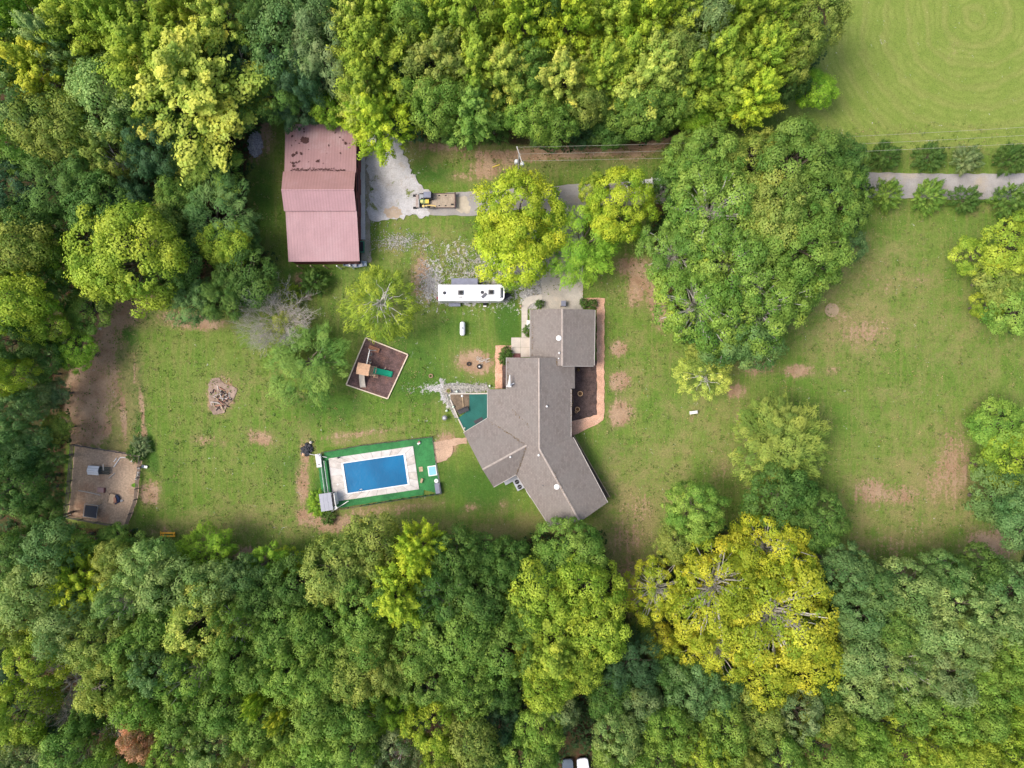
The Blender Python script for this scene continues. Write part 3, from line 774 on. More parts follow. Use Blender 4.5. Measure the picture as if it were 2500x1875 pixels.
o = thing('wheelie_bin', 'dark blue-grey wheeled bin standing before the garage door', 'bin', (*P(1375, 742, .5)[:2], 0))
MB().box((0, 0, .5), (.6, .7, 1.0), taper=1.15).build('body', m_dark, o); MB().box((0, .02, 1.06), (.74, .86, .08)).build('lid', m_blue, o)
for s_ in (-1, 1):
    w_ = MB().lathe((0, 0, 0), [(.13, -.03), (.13, .03)], 10).build('wheel', m_black, o); w_.location = (s_ * .36, -.34, .13); w_.rotation_euler = (0, R(90), 0)
o = thing('garden_stake', 'short orange garden post at the top of the garage walk', 'post', (*V2(1271, 748), 0))
MB().tube([(0, 0, 0), (0, 0, .6)], .14, 8).build('post', m_tan, o)

# planters and plants in the dark bed
for x, y, r, l in ((1412, 903, .32, 'clump of dried ochre flowers at the top of the dark mulch bed'), (1416, 961, .42, 'round tan clay pot in the middle of the dark mulch bed'), (1409.5, 999, .38, 'pale tan clay pot near the bottom of the mulch bed'), (1406.5, 1005, .22, 'tiny tan pot beside the bottom pot of the mulch bed')):
    if 'flowers' in l:
        o = thing('dried_flower_clump', l, 'plant', (*V2(x, y), .03))
        g = random.Random(4); mb = MB()
        for k in range(40):
            a = g.uniform(0, 6.28); q = g.uniform(0, r)
            mb.tube([(q * .4 * math.cos(a), q * .4 * math.sin(a), 0), (q * math.cos(a), q * math.sin(a), g.uniform(.25, .5))], [.015, .03], 4)
        mb.build('stems', M('ochre_stems', (.42, .27, .07), .9, .2, 3), o, kind='stuff')
    else:
        o = thing('clay_pot', l, 'pot', (*V2(x, y), .03))
        MB().ring((0, 0, 0), r, r * .72, .4, 18).build('rim', M('tan_clay', (.66, .42, .22), .8, .1, 3), o)
        MB().lathe((0, 0, 0), [(r * .7, 0), (r * .72, .3)], 16).build('soil', M('potting_soil', (.14, .07, .03), .95, .2, 4), o)

# AC units
for x, y, w, l, rz, lab in ((1259.5, 1182, 1.3, 2.1, R(-62), 'grey double-fan air conditioner in the corner between the lower wings'),):
    cx, cy, _ = P(1265, 1182, .9)
    o = thing('air_conditioner', lab, 'air conditioner', (cx, cy, 0), R(28))
    MB().box((0, 0, .45), (1.15, 1.9, .9)).build('casing', M('ac_casing', (.42, .45, .50), .5, .05, 1), o)
    for q in (-.48, .4):
        f = MB().lathe((0, q, .9), [(.36, 0), (.36, .05)], 16).build('fan_grille', m_black, o)
        MB().box((0, q, .96), (.7, .04, .02)).build('blade', m_steel, f)
cx, cy, _ = P(1247, 1172, .5)
o = thing('utility_box', 'long blue-grey utility cabinet beside the air conditioner', 'cabinet', (cx, cy, 0), R(28))
MB().box((0, 0, .4), (2.1, .55, .8)).build('body', m_blue, o); MB().box((0, 0, .82), (2.16, .6, .04)).build('lid', M('ac_casing', (.4, .4, .4)), o)

# green-carpeted corner patio
def poly_px(pts, z0, z1, name, mat, parent=None, **kw): return MB().prism([V2(*p) for p in pts], z0, z1).build(name, mat, parent, **kw)
Q7 = lambda x, y: (1050 + x / 7.9, 900 + y / 7.9)
pt = bpy.data.objects.new('carpeted_patio', None); link(pt); tag(pt, kind='structure')
poly_px([Q7(760,490), Q7(1130,484), Q7(1140,950), Q7(672,1200), Q7(545,955), Q7(745,795), Q7(760,720)], .0, .14, 'carpet', m_teal, pt)
poly_px([Q7(392,492), Q7(757,492), Q7(757,720), Q7(742,792), Q7(535,850), Q7(470,760), Q7(395,590)], .0, .05, 'planting_soil', M('patio_soil', (.17, .125, .085), .95, .3, 1, fine=.3), pt)
def strip(a, b, w, z0, h, mat, name, parent=None, **kw):
    A = Vector(V2(*a)); B = Vector(V2(*b)); d = B - A; m_ = (A + B) / 2
    return MB().box((m_.x, m_.y, z0 + h / 2), (d.length, w, h), math.atan2(d.y, d.x)).build(name, mat, parent, **kw)
for a, b in ((Q7(395,485), Q7(1105,478)), (Q7(392,600), Q7(540,955)), (Q7(545,965), Q7(665,1205))):
    strip(a, b, .2, 0, .22, m_walk, 'kerb', pt)
def lawn_seat(px, py, rz, w, l, label, h=.45):
    o = thing('garden_bench', label, 'bench', (*V2(px, py), .1), rz)
    for k in range(4): MB().box((0, -w / 2 + w * (k + .5) / 4, h), (l, w / 4 - .02, .04)).build('slat', m_dark, o)
    for sx in (-1, 1):
        for sy in (-1, 1): MB().box((sx * (l / 2 - .1), sy * (w / 2 - .06), h / 2), (.07, .07, h)).build('leg', m_dark, o)
    MB().box((0, w / 2, h + .25), (l, .05, .4)).build('backrest', m_dark, o)
    return o
x, y = Q7(640, 805); lawn_seat(x, y, R(24), .75, 1.75, 'black bench between the bare soil and the green carpet')
x, y = Q7(935, 1000); o = thing('doormat', 'flat dark mat lying on the green patio carpet by the wall', 'mat', (*V2(x, y), .145), R(27)); MB().box((0, 0, .02), (1.45, .55, .03)).build('mat', m_dark, o)
x, y = Q7(628, 525); x2, y2 = Q7(640, 730)
o = thing('garden_lantern_post', 'pale round-topped post at the edge of the patio soil', 'post', (*V2(x, y), 0))
MB().tube([(0, 0, 0), (0, 0, 1.1)], .05, 6).build('post', m_wood, o); MB().ball((0, 0, 1.2), .2).build('globe', m_white, o, smooth=True)
o = strip((x, y + 3), (x2, y2), .14, .06, .12, m_wood, 'timber'); tag(o, 'thin timber laid across the patio soil below the round-topped post', 'timber')
for px, py, r, lab, cat_, nm, mt in ((Q7(290,945)[0], Q7(290,945)[1], .42, 'round grey kettle grill on the grass beside the green patio', 'grill', 'kettle_grill', m_steel),):
    o = thing(nm, lab, cat_, (*V2(px, py), 0))
    MB().lathe((0, 0, .5), [(.2, 0), (r, .2), (r, .3), (.25, .48), (.05, .5)], 18).build('bowl', mt, o, smooth=True)
    for k in range(3): MB().tube([(0, 0, .6), (.35 * math.cos(k * 2.1), .35 * math.sin(k * 2.1), 0)], .025, 5).build('leg', m_dark, o)
    MB().ball((0, 0, 1.0), .12).build('handle', m_white, o)
for q, lab in ((Q7(323,808), 'pale green ball-like ornament above the kettle grill'), (Q7(1152,335), 'pale round ornament on the lawn by the stony border'), (Q7(518,442), 'white globe on the stony border left of the post'), (Q7(450,735), 'small cream globe at the patio soil\'s left edge'), (Q7(672,1143), 'tiny pale globe at the lowest patio corner')):
    o = thing('garden_globe', lab, 'ornament', (*V2(*q), .05)); MB().ball((0, 0, .2), .2 if q != Q7(672,1143) else .13, 12, 8).build('globe', M('pale_globe', (.62, .72, .60), .4, .05, 1), o, smooth=True)
    MB().lathe((0, 0, -.05), [(.12, 0), (.1, .1)], 10).build('base', m_walk, o)
x, y = Q7(360, 428); o = thing('planter_tub', 'round mossy tub planter on the stony border', 'planter', (*V2(x, y), 0)); MB().ring((0, 0, 0), .38, .3, .35, 18).build('rim', m_wood, o); MB().lathe((0, 0, 0), [(.3, 0), (.26, .28)], 14).build('plants', M('moss', (.16, .17, .04), .95, .3, 6, bump=.8), o)
x, y = Q7(15, 140); o = thing('fire_ring', 'small brownish ring on the lawn left of the stony border', 'fire ring', (*V2(x, y), 0)); MB().ring((0, 0, 0), .34, .2, .16, 14).build('ring', M('brown_ring', (.34, .22, .15), .9, .2, 3), o)
# two tyres lying on the bare patch
for x, y, r, w, lab in ((1144.5, 888.5, .34, False, 'black tyre ring with bare earth inside, left of the pair'), (1170.5, 895, .40, True, 'black tyre ring with a white cap inside, right of the pair')):
    o = thing('tyre', lab, 'tyre', (*V2(x, y), .0), group='tyres on the bare patch')
    MB().ring((0, 0, 0), r, r * .5, .2, 20).build('tread', m_black, o)
    if w: MB().lathe((0, 0, .02), [(r * .42, 0), (r * .3, .14)], 14).build('cap', m_white, o)
g = random.Random(3)
o = MB()
for k in range(26):
    a = V2(1163 + g.uniform(-2, 26), 880 + g.gauss(0, 3))
    q = g.uniform(0, 3); L_ = g.uniform(.3, .9)
    o.tube([(a[0], a[1], .04), (a[0] + L_ * math.cos(q * .4), a[1] + L_ * math.sin(q * .4 - .3), .1)], .035, 4)
o.build('twig_litter', m_walk, None, kind='stuff')

# ---- travel trailer
Q3 = lambda x, y: (1030 + x / 7.54, 640 + y / 7.54)
h_rv = 3.4
def q3(x, y, h): return P(*Q3(x, y), h)
a = q3(298, 412, h_rv); b = q3(1520, 716, h_rv)
rx, ry = (a[0] + b[0]) / 2, (a[1] + b[1]) / 2; Lr, Wr = b[0] - a[0], a[1] - b[1]
rv = thing('travel_trailer', 'long white travel trailer parked on the stony ground right of the lawn', 'travel trailer', (rx, ry, 0))
def rr(L_, W_, rad, n=6, front=True):
    pts = []
    for cx, cy, a0 in ((L_ / 2 - rad, W_ / 2 - rad, 0), (-L_ / 2 + .12, W_ / 2 - .12, 90), (-L_ / 2 + .12, -W_ / 2 + .12, 180), (L_ / 2 - rad, -W_ / 2 + rad, 270)):
        r_ = rad if cx > 0 else .12
        for k in range(n + 1):
            q = R(a0 + 90 * k / n); pts.append((cx + r_ * math.cos(q), cy + r_ * math.sin(q)))
    return pts
m_rvw = M('rv_white', (.82, .82, .84), .4, .03, 1)
MB().prism(rr(Lr - .1, Wr - .1, .75), .6, h_rv - .12).build('body', M('rv_side', (.62, .60, .58), .5, .05, 1), rv)
rf = MB().prism(rr(Lr, Wr, .8), h_rv - .12, h_rv).build('roof', m_rvw, rv)
wd = MB().box((Lr / 2 - .36, 0, h_rv - .02), (.32, 1.55, .09), ry=R(8)).build('front_window', m_glass, rv)
MB().box((Lr / 2 - .62, 0, h_rv + .03), (.08, 1.7, .06)).build('roof_bar', m_steel, rf)
def onrv(x, y): c = q3(x, y, h_rv); return (c[0] - rx, c[1] - ry)
for x, y, r_ in ((415, 567, .24), (1110, 557, .25)):
    c = onrv(x, y); MB().lathe((c[0], c[1], h_rv), [(r_, 0), (r_, .12), (r_ * .6, .16)], 14).build('roof_vent', m_dark, rf)
for x, y in ((713, 562), (1270, 553)):
    c = onrv(x, y); ac = MB().box((c[0], c[1], h_rv + .16), (.8, .74, .32), taper=.85).build('air_conditioner', M('dark_grey_shroud', (.10, .10, .10), .6, .1, 2), rf)
    MB().lathe((c[0] + .08, c[1], h_rv + .32), [(.26, 0), (.26, .03)], 12).build('grille', m_black, ac)
c = onrv(716, 645); MB().box((c[0], c[1], h_rv + .05), (.5, .16, .1)).build('roof_vent', M('rv_vent_grey', (.3, .3, .3)), rf)
c = onrv(1147, 615); MB().box((c[0], c[1], h_rv + .07), (.95, .42, .1), R(43)).build('solar_panel', M('panel_grey', (.13, .13, .15), .3), rf)
c = onrv(1440, 655); MB().lathe((c[0], c[1], h_rv), [(.07, 0), (.07, .1)], 8).build('antenna', m_dark, rf)
for k in range(1, 5): MB().box((-Lr / 2 + Lr * k / 5.2, 0, h_rv + .012), (.05, Wr - .12, .03)).build('seam', M('seam_grey', (.62, .62, .62), .6), rf)
for s_ in (-1, 1): MB().box((-.3, s_ * (Wr / 2 - .03), h_rv + .01), (Lr - 1.8, .05, .05)).build('edge_trim', m_steel, rf)
MB().tube([(-2.6, -Wr / 2 - .1, h_rv - .25), (2.6, -Wr / 2 - .1, h_rv - .25)], .09, 8).build('awning_roll', M('rv_vent_grey', (.3, .3, .3)), rv)
s0 = q3(548, 303, 2.7); s1 = q3(1020, 410, 2.7)
so = MB((rx, ry, 0)).box(((s0[0] + s1[0]) / 2, (s0[1] + ry + Wr / 2 - .1) / 2, 1.7), (s1[0] - s0[0], abs(s0[1] - (ry + Wr / 2 - .1)), 2.0)).build('slide_out', m_blue, rv)
MB((rx, ry, 0)).box(((s0[0] + s1[0]) / 2, (s0[1] + ry + Wr / 2 - .1) / 2 + .04, 2.74), (s1[0] - s0[0] + .1, abs(s0[1] - (ry + Wr / 2 - .1)), .06)).build('topper', m_blue, so)
for xx in (-1.4, -.4):
    for s_ in (-1, 1):
        w_ = MB().lathe((0, 0, 0), [(.3, -.12), (.36, -.08), (.36, .08), (.3, .12)], 16).build('wheel', m_black, rv); w_.location = (xx, s_ * (Wr / 2 - .12), .36); w_.rotation_euler = (R(90), 0, 0)
hitch = MB().add([(Lr / 2 - .1, -.8, .45), (Lr / 2 - .1, .8, .45), (Lr / 2 + 1.1, 0, .45), (Lr / 2 - .1, -.8, .6), (Lr / 2 - .1, .8, .6), (Lr / 2 + 1.1, 0, .6)], [(2, 1, 0), (3, 4, 5), (0, 1, 4, 3), (1, 2, 5, 4), (2, 0, 3, 5)]).build('hitch', m_dark, rv)
MB().lathe((Lr / 2 + .35, 0, .6), [(.2, 0), (.2, .5), (.1, .6)], 12).build('gas_bottle', m_dark, hitch)
MB().box((-Lr / 2 - .12, 0, .9), (.22, 1.7, .5)).build('rear_bumper', m_black, rv)
MB().box((-Lr / 2 - .35, -.5, .75), (.3, .4, .3)).build('tail_light', M('tail_red', (.3, .02, .03)), rv)
MB().box((-2.8, -Wr / 2 - .25, .5), (1.8, .5, .1)).build('step', m_blue, rv)
for xx in (1.4, 2.9): MB().box((xx, Wr / 2 + .2, 2.0), (.12, .5, .12)).build('awning_arm', m_black, rv)
MB().box((-1.0, -Wr / 2 + .01, 1.5), (.8, .06, 1.9)).build('door', m_rvw, rv)
for x, y, lab, top in ((613, 770, 'white folding chair with black seat below the trailer\'s left half', False), (1160, 775, 'white folding chair with black band below the trailer\'s right half', True)):
    o = thing('camp_chair', lab, 'chair', (*V2(*Q3(x, y)), 0), 0)
    MB().box((0, 0, .42), (.5, .5, .05)).build('seat', m_black, o)
    MB().box((0, .32, .68), (.52, .14, .5)).build('backrest', m_white, o)
    if top: MB().box((0, -.36, .42), (.5, .2, .05)).build('footrest', m_white, o)
    for sx in (-1, 1):
        for sy in (-1, 1): MB().box((sx * .22, sy * .22, .2), (.05, .05, .4)).build('leg', m_white, o)
# white propane tank on the lawn
x, y, _ = P(1129, 802, .8)
o = thing('propane_tank', 'white capsule-shaped propane tank lying on the lawn below the trailer', 'tank', (x, y, 0))
tk = MB().tube([(0, -1.12, .62), (0, -1.02, .62), (0, -.8, .62), (0, .8, .62), (0, 1.0, .62), (0, 1.12, .62)], [.12, .34, .42, .42, .34, .12], 18).build('tank', m_rvw, o, smooth=True)
MB().lathe((0, .05, 1.0), [(.13, 0), (.13, .1), (.05, .13)], 10).build('valve_dome', m_steel, tk)
for s_ in (-.6, .6): MB().box((0, s_, .12), (.6, .12, .24)).build('foot', m_dark, o)

# ---- loader and flatbed on the driveway
Q2 = lambda x, y: (980 + x / 7.9, 430 + y / 7.9)
c = V2(*Q2(640, 500))
fb = thing('flatbed_trailer', 'flatbed trailer with worn plank deck behind the skid steer', 'trailer', (*V2(*Q2(800, 492)), 0))
lx = 3.9; wy = 2.15
g = random.Random(2)
for k in range(9):
    MB().box((0, -wy / 2 + wy * (k + .5) / 9, .62 + g.uniform(-.01, .01)), (lx, wy / 9 - .02, .05)).build('plank', M('deck_plank', (.42, .34, .26), .9, .2, 1.5, col2=(.32, .25, .19), fine=.25), fb)
MB().box((lx / 2 + .06, 0, .75), (.16, 2.5, .4)).build('end_rail', M('rusty_rail', (.09, .055, .06), .8, .2, 2), fb)
for s_ in (-1, 1): MB().box((0, s_ * (wy / 2 + .05), .6), (lx, .08, .14)).build('side_rail', M('rusty_rail', (.1, .05, .05)), fb)
for xx in (-.5, .5):
    for s_ in (-1, 1):
        w_ = MB().lathe((0, 0, 0), [(.28, -.11), (.34, -.08), (.34, .08), (.28, .11)], 16).build('wheel', m_black, fb); w_.location = (xx, s_ * .8, .34); w_.rotation_euler = (R(90), 0, 0)
MB().box((1.55, -.62, .72), (.4, .2, .16)).build('tie_down_box', m_black, fb)
sk = thing('skid_steer', 'skid steer loader with grey canopy and yellow arm, front forks down', 'loader', (*V2(*Q2(440, 500)), 0))
MB().box((-.95, -.05, .55), (.55, 1.95, .5)).build('front_carriage', M('dusty_brown_steel', (.36, .29, .26), .7, .15, 2), sk)
MB().box((-.7, .0, .8), (.12, 2.1, .7)).build('attachment_frame', m_steel, sk)
for yy in (.98, -.95):
    MB().box((-1.5, yy, .12), (.5, .34, .16)).build('fork', m_black, sk)
    MB().box((-1.2, yy, .4), (.1, .3, .6)).build('fork_upright', m_black, sk)
MB().box((-.25, .55, .8), (1.0, .75, .7)).build('hood', m_steel, sk)
MB().box((-.2, .2, .95), (.3, .3, .5)).build('engine', m_black, sk)
MB().box((.75, .62, 1.0), (1.35, 1.1, 1.3)).build('cab', m_black, sk)
MB().box((.72, .62, 2.02), (1.15, .92, .08)).build('canopy', m_blue, sk)
for sx in (-1, 1):
    for sy in (-1, 1): MB().box((.72 + sx * .5, .62 + sy * .4, 1.5), (.07, .07, 1.0)).build('canopy_post', m_black, sk)
MB().box((.15, -.22, .9), (.95, .62, .6)).build('engine_cover', M('dull_green', (.22, .26, .10), .6, .2, 2), sk)
MB().box((-.25, -.2, 1.23), (.42, .42, .1)).build('seat', M('cream_seat', (.62, .62, .22), .6, .1, 2), sk)
MB().box((.62, -.22, 1.23), (.55, .6, .12)).build('rear_cover', m_yel, sk)
MB().box((-.15, .05, 1.2), (1.1, .07, .07)).build('control_bar', M('green_paint', (.08, .25, .12)), sk)
n = 14
for kk, mt, rr_, zz in ((0, M('cream_yellow_arm', (.78, .56, .20), .5, .1, 2), 1.0, 1.0), (1, m_black, .8, .9)):
    pts = []
    for i in range(n + 1):
        q = math.pi * i / n
        pts.append((1.0 - math.cos(q) * .95 * rr_ + (.0), -.98 + (.20 * rr_ if kk == 0 else -.14) * math.sin(q) - kk * .05 - (.0), zz))
    MB().tube(pts, .09 if kk == 0 else .08, 6).build('lift_arm', mt, sk)
MB().lathe((.0, -.92, .95), [(.2, 0), (.2, .2)], 12).build('arm_pivot', M('cream_yellow_arm', (.7, .5, .2)), sk)
for xx in (-.4, .9):
    for yy in (-.75, 1.05):
        w_ = MB().lathe((0, 0, 0), [(.3, -.14), (.4, -.1), (.4, .1), (.3, .14)], 16).build('wheel', m_black, sk); w_.location = (xx, yy, .4); w_.rotation_euler = (R(90), 0, 0)
MB().tube([(-.6, 1.05, .9), (.2, 1.15, .95)], .05, 5).build('hose', m_black, sk)

# ---- vehicles
def vehicle(name, label, cat, x, y, rz, L_=4.8, W_=1.95, mat=m_white, glass=m_glass, pickup=False, hh=1.5):
    cx, cy, _ = P(x, y, 1.2)
    o = thing(name, label, cat, (cx, cy, 0), rz)
    def sec(prof, z0): return prof
    # body lofted along its length from cross sections
    st = [(-L_ / 2, .80, .55, .75), (-L_ / 2 + .15, .93, .45, .92), (-L_ * .25, 1, .35, .98), (0, 1, .32, 1.0), (L_ * .25, 1, .35, .98), (L_ / 2 - .3, .95, .42, .88), (L_ / 2, .78, .52, .70)]
    vs = []; fs = []
    for x_, w, zb, zt in st:
        w = w * W_ / 2
        vs += [(x_, -w * .95, zb), (x_, -w, (zb + zt) / 2), (x_, -w * .93, zt), (x_, 0, zt + .05), (x_, w * .93, zt), (x_, w, (zb + zt) / 2), (x_, w * .95, zb)]
    m = len(st)
    for i in range(m - 1):
        for k in range(7):
            k2 = (k + 1) % 7; fs.append((i * 7 + k, (i + 1) * 7 + k, (i + 1) * 7 + k2, i * 7 + k2))
    fs += [tuple(range(7)), tuple((m - 1) * 7 + k for k in range(6, -1, -1))]
    MB().add(vs, fs).build('body', mat, o, smooth=True)
    if pickup: xs_ = [(-.3, .45), (0, .42), (.9, .42), (1.3, .45)]; x0, x1 = -.2, 1.35
    else: x0, x1 = -L_ * .36, L_ * .20
    gl = MB().box(((x0 + x1) / 2, 0, .98 + (hh - .98) / 2), (x1 - x0, W_ * .86, hh - .98), taper=.80).build('cabin_glass', glass, o)
    MB().box(((x0 + x1) / 2 - .02, 0, hh + .01), ((x1 - x0) * .78, W_ * .68, .05)).build('roof', mat, o)
    if pickup: MB().box((-L_ / 2 + 1.0, 0, .99), (1.7, W_ * .76, .12)).build('cargo_bed', m_dark, o)
    for sx in (-1, 1):
        for sy in (-1, 1):
            w_ = MB().lathe((0, 0, 0), [(.25, -.1), (.34, -.08), (.34, .08), (.25, .1)], 16).build('wheel', m_black, o); w_.location = (sx * L_ * .31, sy * (W_ / 2 - .08), .34); w_.rotation_euler = (R(90), 0, 0)
            MB().box((sx * (L_ / 2 - .06), sy * W_ * .33, .68), (.12, .3, .14)).build('headlight' if sx > 0 else 'tail_light', glass if sx > 0 else M('tail_red', (.3, .02, .03)), o)
    MB().box((L_ / 2 - .02, 0, .48), (.14, W_ * .8, .16)).build('bumper', m_dark, o)
    MB().box((x1 - .1, W_ / 2 + .03, 1.02), (.12, .18, .12)).build('mirror', mat, o); MB().box((x1 - .1, -W_ / 2 - .03, 1.02), (.12, .18, .12)).build('mirror', mat, o)
    return o
vehicle('pickup_truck', 'white pickup truck mostly hidden by foliage at the driveway bend', 'pickup truck', 1575, 452, R(8), 5.6, 2.0, pickup=True, hh=1.75)
vehicle('parked_car', 'white car cut off by the bottom edge beside brown undergrowth', 'car', 1426, 1892, R(96), 4.7, 1.9, M('car_white', (.78, .80, .86), .3, .03, 1))
vehicle('parked_car', 'dark slate car at the bottom edge left of the white one', 'car', 1387, 1894, R(91), 4.6, 1.8, M('slate_paint', (.10, .13, .17), .35, .08, 1))

# ---- playground
Q4 = lambda x, y: (820 + x / 8.73, 800 + y / 8.73)
cor = [Q4(640,215), Q4(1540,575), Q4(1105,1515), Q4(225,1215)]
sheet('playground_mulch', cor, M('purple_brown_mulch', (.115, .070, .066), .95, .3, .9, col2=(.19, .10, .08), bump=.9, fine=.5), .05)
pc_ = V2(sum(c[0] for c in cor) / 4, sum(c[1] for c in cor) / 4)
brd = thing('playground_border', 'pale timber frame around the playground mulch square', 'timber frame', (pc_[0], pc_[1], 0))
for i in range(4):
    A = Vector(V2(*cor[i])); B = Vector(V2(*cor[(i + 1) % 4])); d = B - A; n_ = 4
    for k in range(n_):
        c = A + d * ((k + .5) / n_)
        MB((pc_[0], pc_[1], 0)).box((c.x, c.y, .1), (d.length / n_ - .03, .17, .2), math.atan2(d.y, d.x)).build('timber', M('pale_timber', (.70, .58, .45), .8, .1, 3), brd)
ht = 3.0
tw = P(*Q4(580, 885), ht)
ps = thing('play_tower', 'wooden play tower with tan roof, swing beam, green slide and climbing ramp', 'playset', (tw[0], tw[1], 0), R(-11))
rfo = bpy.data.objects.new('roof', None); link(rfo, ps)
for k in range(5):
    for s_ in (-1, 1):
        yy = s_ * (.09 + k * .18)
        MB().box((0, yy, ht + .12 - abs(yy) * .28), (1.95, .16, .04), rx=-s_ * R(15)).build('roof_board', m_tan, rfo)
for sx in (-1, 1):
    for sy in (-1, 1): MB().box((sx * .68, sy * .68, 1.45), (.1, .1, 2.9)).build('post', m_tan, ps)
dk = bpy.data.objects.new('platform', None); link(dk, ps)
for k in range(9): MB().box((-.7 + k * .29, 0, 1.5), (.26, 1.5, .05)).build('board', m_wood, dk)
for yy in (-.72, .72): MB().box((.3, yy, 2.1), (2.0, .05, .5)).build('railing', m_tan, ps)
MB().box((1.15, -.35, 1.2), (.9, .5, .06), rz=R(-25)).build('ladder_deck', m_wood, ps)
for k in range(4): MB().box((1.5 + k * .13, -.75 + 0 * k, 1.2 - k * .28), (.1, .5, .05)).build('rung', m_tan, ps)
# green trough slide
def trough(pts, w, mat, name, par, wall=.22):
    vs = []; fs = []
    for x_, y_, z_, dx, dy in pts:
        nx_, ny_ = -dy, dx
        for s_, up in ((-1, wall), (-.8, .03), (-.35, 0), (.35, 0), (.8, .03), (1, wall)):
            vs.append((x_ + nx_ * w / 2 * s_, y_ + ny_ * w / 2 * s_, z_ + up))
    for i in range(len(pts) - 1):
        for k in range(5): fs.append((i * 6 + k, (i + 1) * 6 + k, (i + 1) * 6 + k + 1, i * 6 + k + 1))
    o = MB().add(vs, fs).build(name, mat, par, smooth=True)
    md = o.modifiers.new('solid', 'SOLIDIFY'); md.thickness = .05
    return o
trough([(1.40 + 2.75 * t, .12 - .12 * t, 1.55 * (1 - t) ** 1.3 + .12 + (.06 if t > .9 else 0), 1, -.04) for t in np.linspace(0, 1, 12)], .86, M('green_slide', (.012, .30, .17), .35, .08, 1), 'slide', ps)
trough([(-.35 - .0 * t + .28 * t * t, -.8 - 2.1 * t, 1.5 * (1 - t) ** 1.2 + .1, .2 * t, -1) for t in np.linspace(0, 1, 12)], .85, M('beige_plastic', (.55, .49, .42), .5, .1, 1), 'climbing_ramp', ps, wall=.10)
MB().tube([(.25, .8, 2.35), (.30, 3.1, 2.35)], .07, 6).build('swing_beam', m_white, ps)
for s_ in (-1, 1): MB().tube([(.30, 3.1, 2.35), (.30 + s_ * .75, 3.3, 0)], .06, 6).build('beam_leg', m_white, ps)
for yy in (1.5, 2.5):
    sw = MB().box((.30, yy, .5), (.22, .5, .05)).build('swing_seat', m_dark, ps)
    for s_ in (-1, 1): MB().tube([(.30, yy + s_ * .22, 2.3), (.30, yy + s_ * .22, .5)], .02, 4).build('rope', m_white, sw)
o = thing('picnic_bench', 'low reddish-brown wooden bench near the top corner of the playground', 'bench', (*V2(*Q4(825, 455)), .05), R(-20))
for k in range(3): MB().box((0, -.26 + k * .24, .42 if k != 1 else .44), (1.75, .2, .05)).build('plank', M('red_brown_wood', (.36, .17, .10), .8, .2, 3), o)
for sx in (-.7, .7): MB().box((sx, 0, .2), (.1, .6, .4)).build('leg', M('red_brown_wood', (.3, .2, .1)), o)
for q, lab in ((Q4(1050,870), 'small pale toy lying on the mulch above the green slide'), (Q4(740,745), 'crumpled pale cloth on the mulch above the play tower')):
    o = thing('dropped_toy', lab, 'toy', (*V2(*q), .06), R(35)); MB().box((0, 0, .08), (.42, .2, .14), taper=.7).build('toy', m_walk, o); MB().ball((.2, .05, .12), .1).build('knob', m_tan, o)

# ---- pool
Q5 = lambda x, y: (720 + x / 5.53, 1040 + y / 5.53)
sheet('pool_turf', [Q5(395,358), Q5(900,268), Q5(1860,150), Q5(1905,500), Q5(1970,880), Q5(1900,905), Q5(1740,862), Q5(1738,930), Q5(1400,980), Q5(900,1060), Q5(555,1112), Q5(500,1100), Q5(365,900), Q5(318,570), Q5(370,545)], m_turf, .05, .05, .6, seed=9)
deck = bpy.data.objects.new('pool_deck', None); link(deck); tag(deck, kind='structure')
c00, c10, c11, c01 = [Vector(V2(*q)) for q in (Q5(455,437), Q5(1597,270), Q5(1680,852), Q5(520,1024))]
w00, w10, w11, w01 = [Vector(V2(*q)) for q in (Q5(655,505), Q5(1468,385), Q5(1525,782), Q5(715,905))]
def cop(p, c, e):  # outward offset from water centre
    d = (p - c); return p + d.normalized() * e
wc = (w00 + w10 + w11 + w01) / 4
k00, k10, k11, k01 = [cop(p, wc, .34) for p in (w00, w10, w11, w01)]
g = random.Random(8)
def quad_slabs(a, b, c, d, nu, nv):
    """a-b outer edge, d-c inner edge"""
    for i in range(nu):
        for j in range(nv):
            u0, u1, v0, v1 = i / nu, (i + 1) / nu, j / nv, (j + 1) / nv
            f = lambda u, v: (a.lerp(b, u)).lerp(d.lerp(c, u), v)
            q = [f(u0, v0), f(u1, v0), f(u1, v1), f(u0, v1)]
            ce = sum(q, Vector((0, 0))) / 4
            q = [tuple(p + (ce - p).normalized() * .022) for p in q]
            zt = .15 + g.uniform(-.006, .006)
            mt = m_pool_conc if g.random() < .75 else M('worn_pool_concrete', (.55, .50, .46), .85, .15, 1.2, col2=(.44, .38, .34), fine=.12)
            MB().prism(q, 0, zt).build('slab', mt, deck)
quad_slabs(c00, c10, k10, k00, 8, 1); quad_slabs(c10, c11, k11, k10, 5, 1); quad_slabs(c11, c01, k01, k11, 8, 1); quad_slabs(c01, c00, k00, k01, 5, 1)
for a, b, c, d, n in ((k00, k10, w10, w00, 9), (k10, k11, w11, w10, 5), (k11, k01, w01, w11, 9), (k01, k00, w00, w01, 5)):
    for i in range(n):
        q = [a.lerp(b, i / n), a.lerp(b, (i + 1) / n), d.lerp(c, (i + 1) / n), d.lerp(c, i / n)]
        ce = sum(q, Vector((0, 0))) / 4
        q = [tuple(p + (ce - p).normalized() * .008) for p in q]
        MB().prism(q, -.25, .21).build('coping', M('white_coping', (.84, .83, .82), .6, .03, 1), deck)
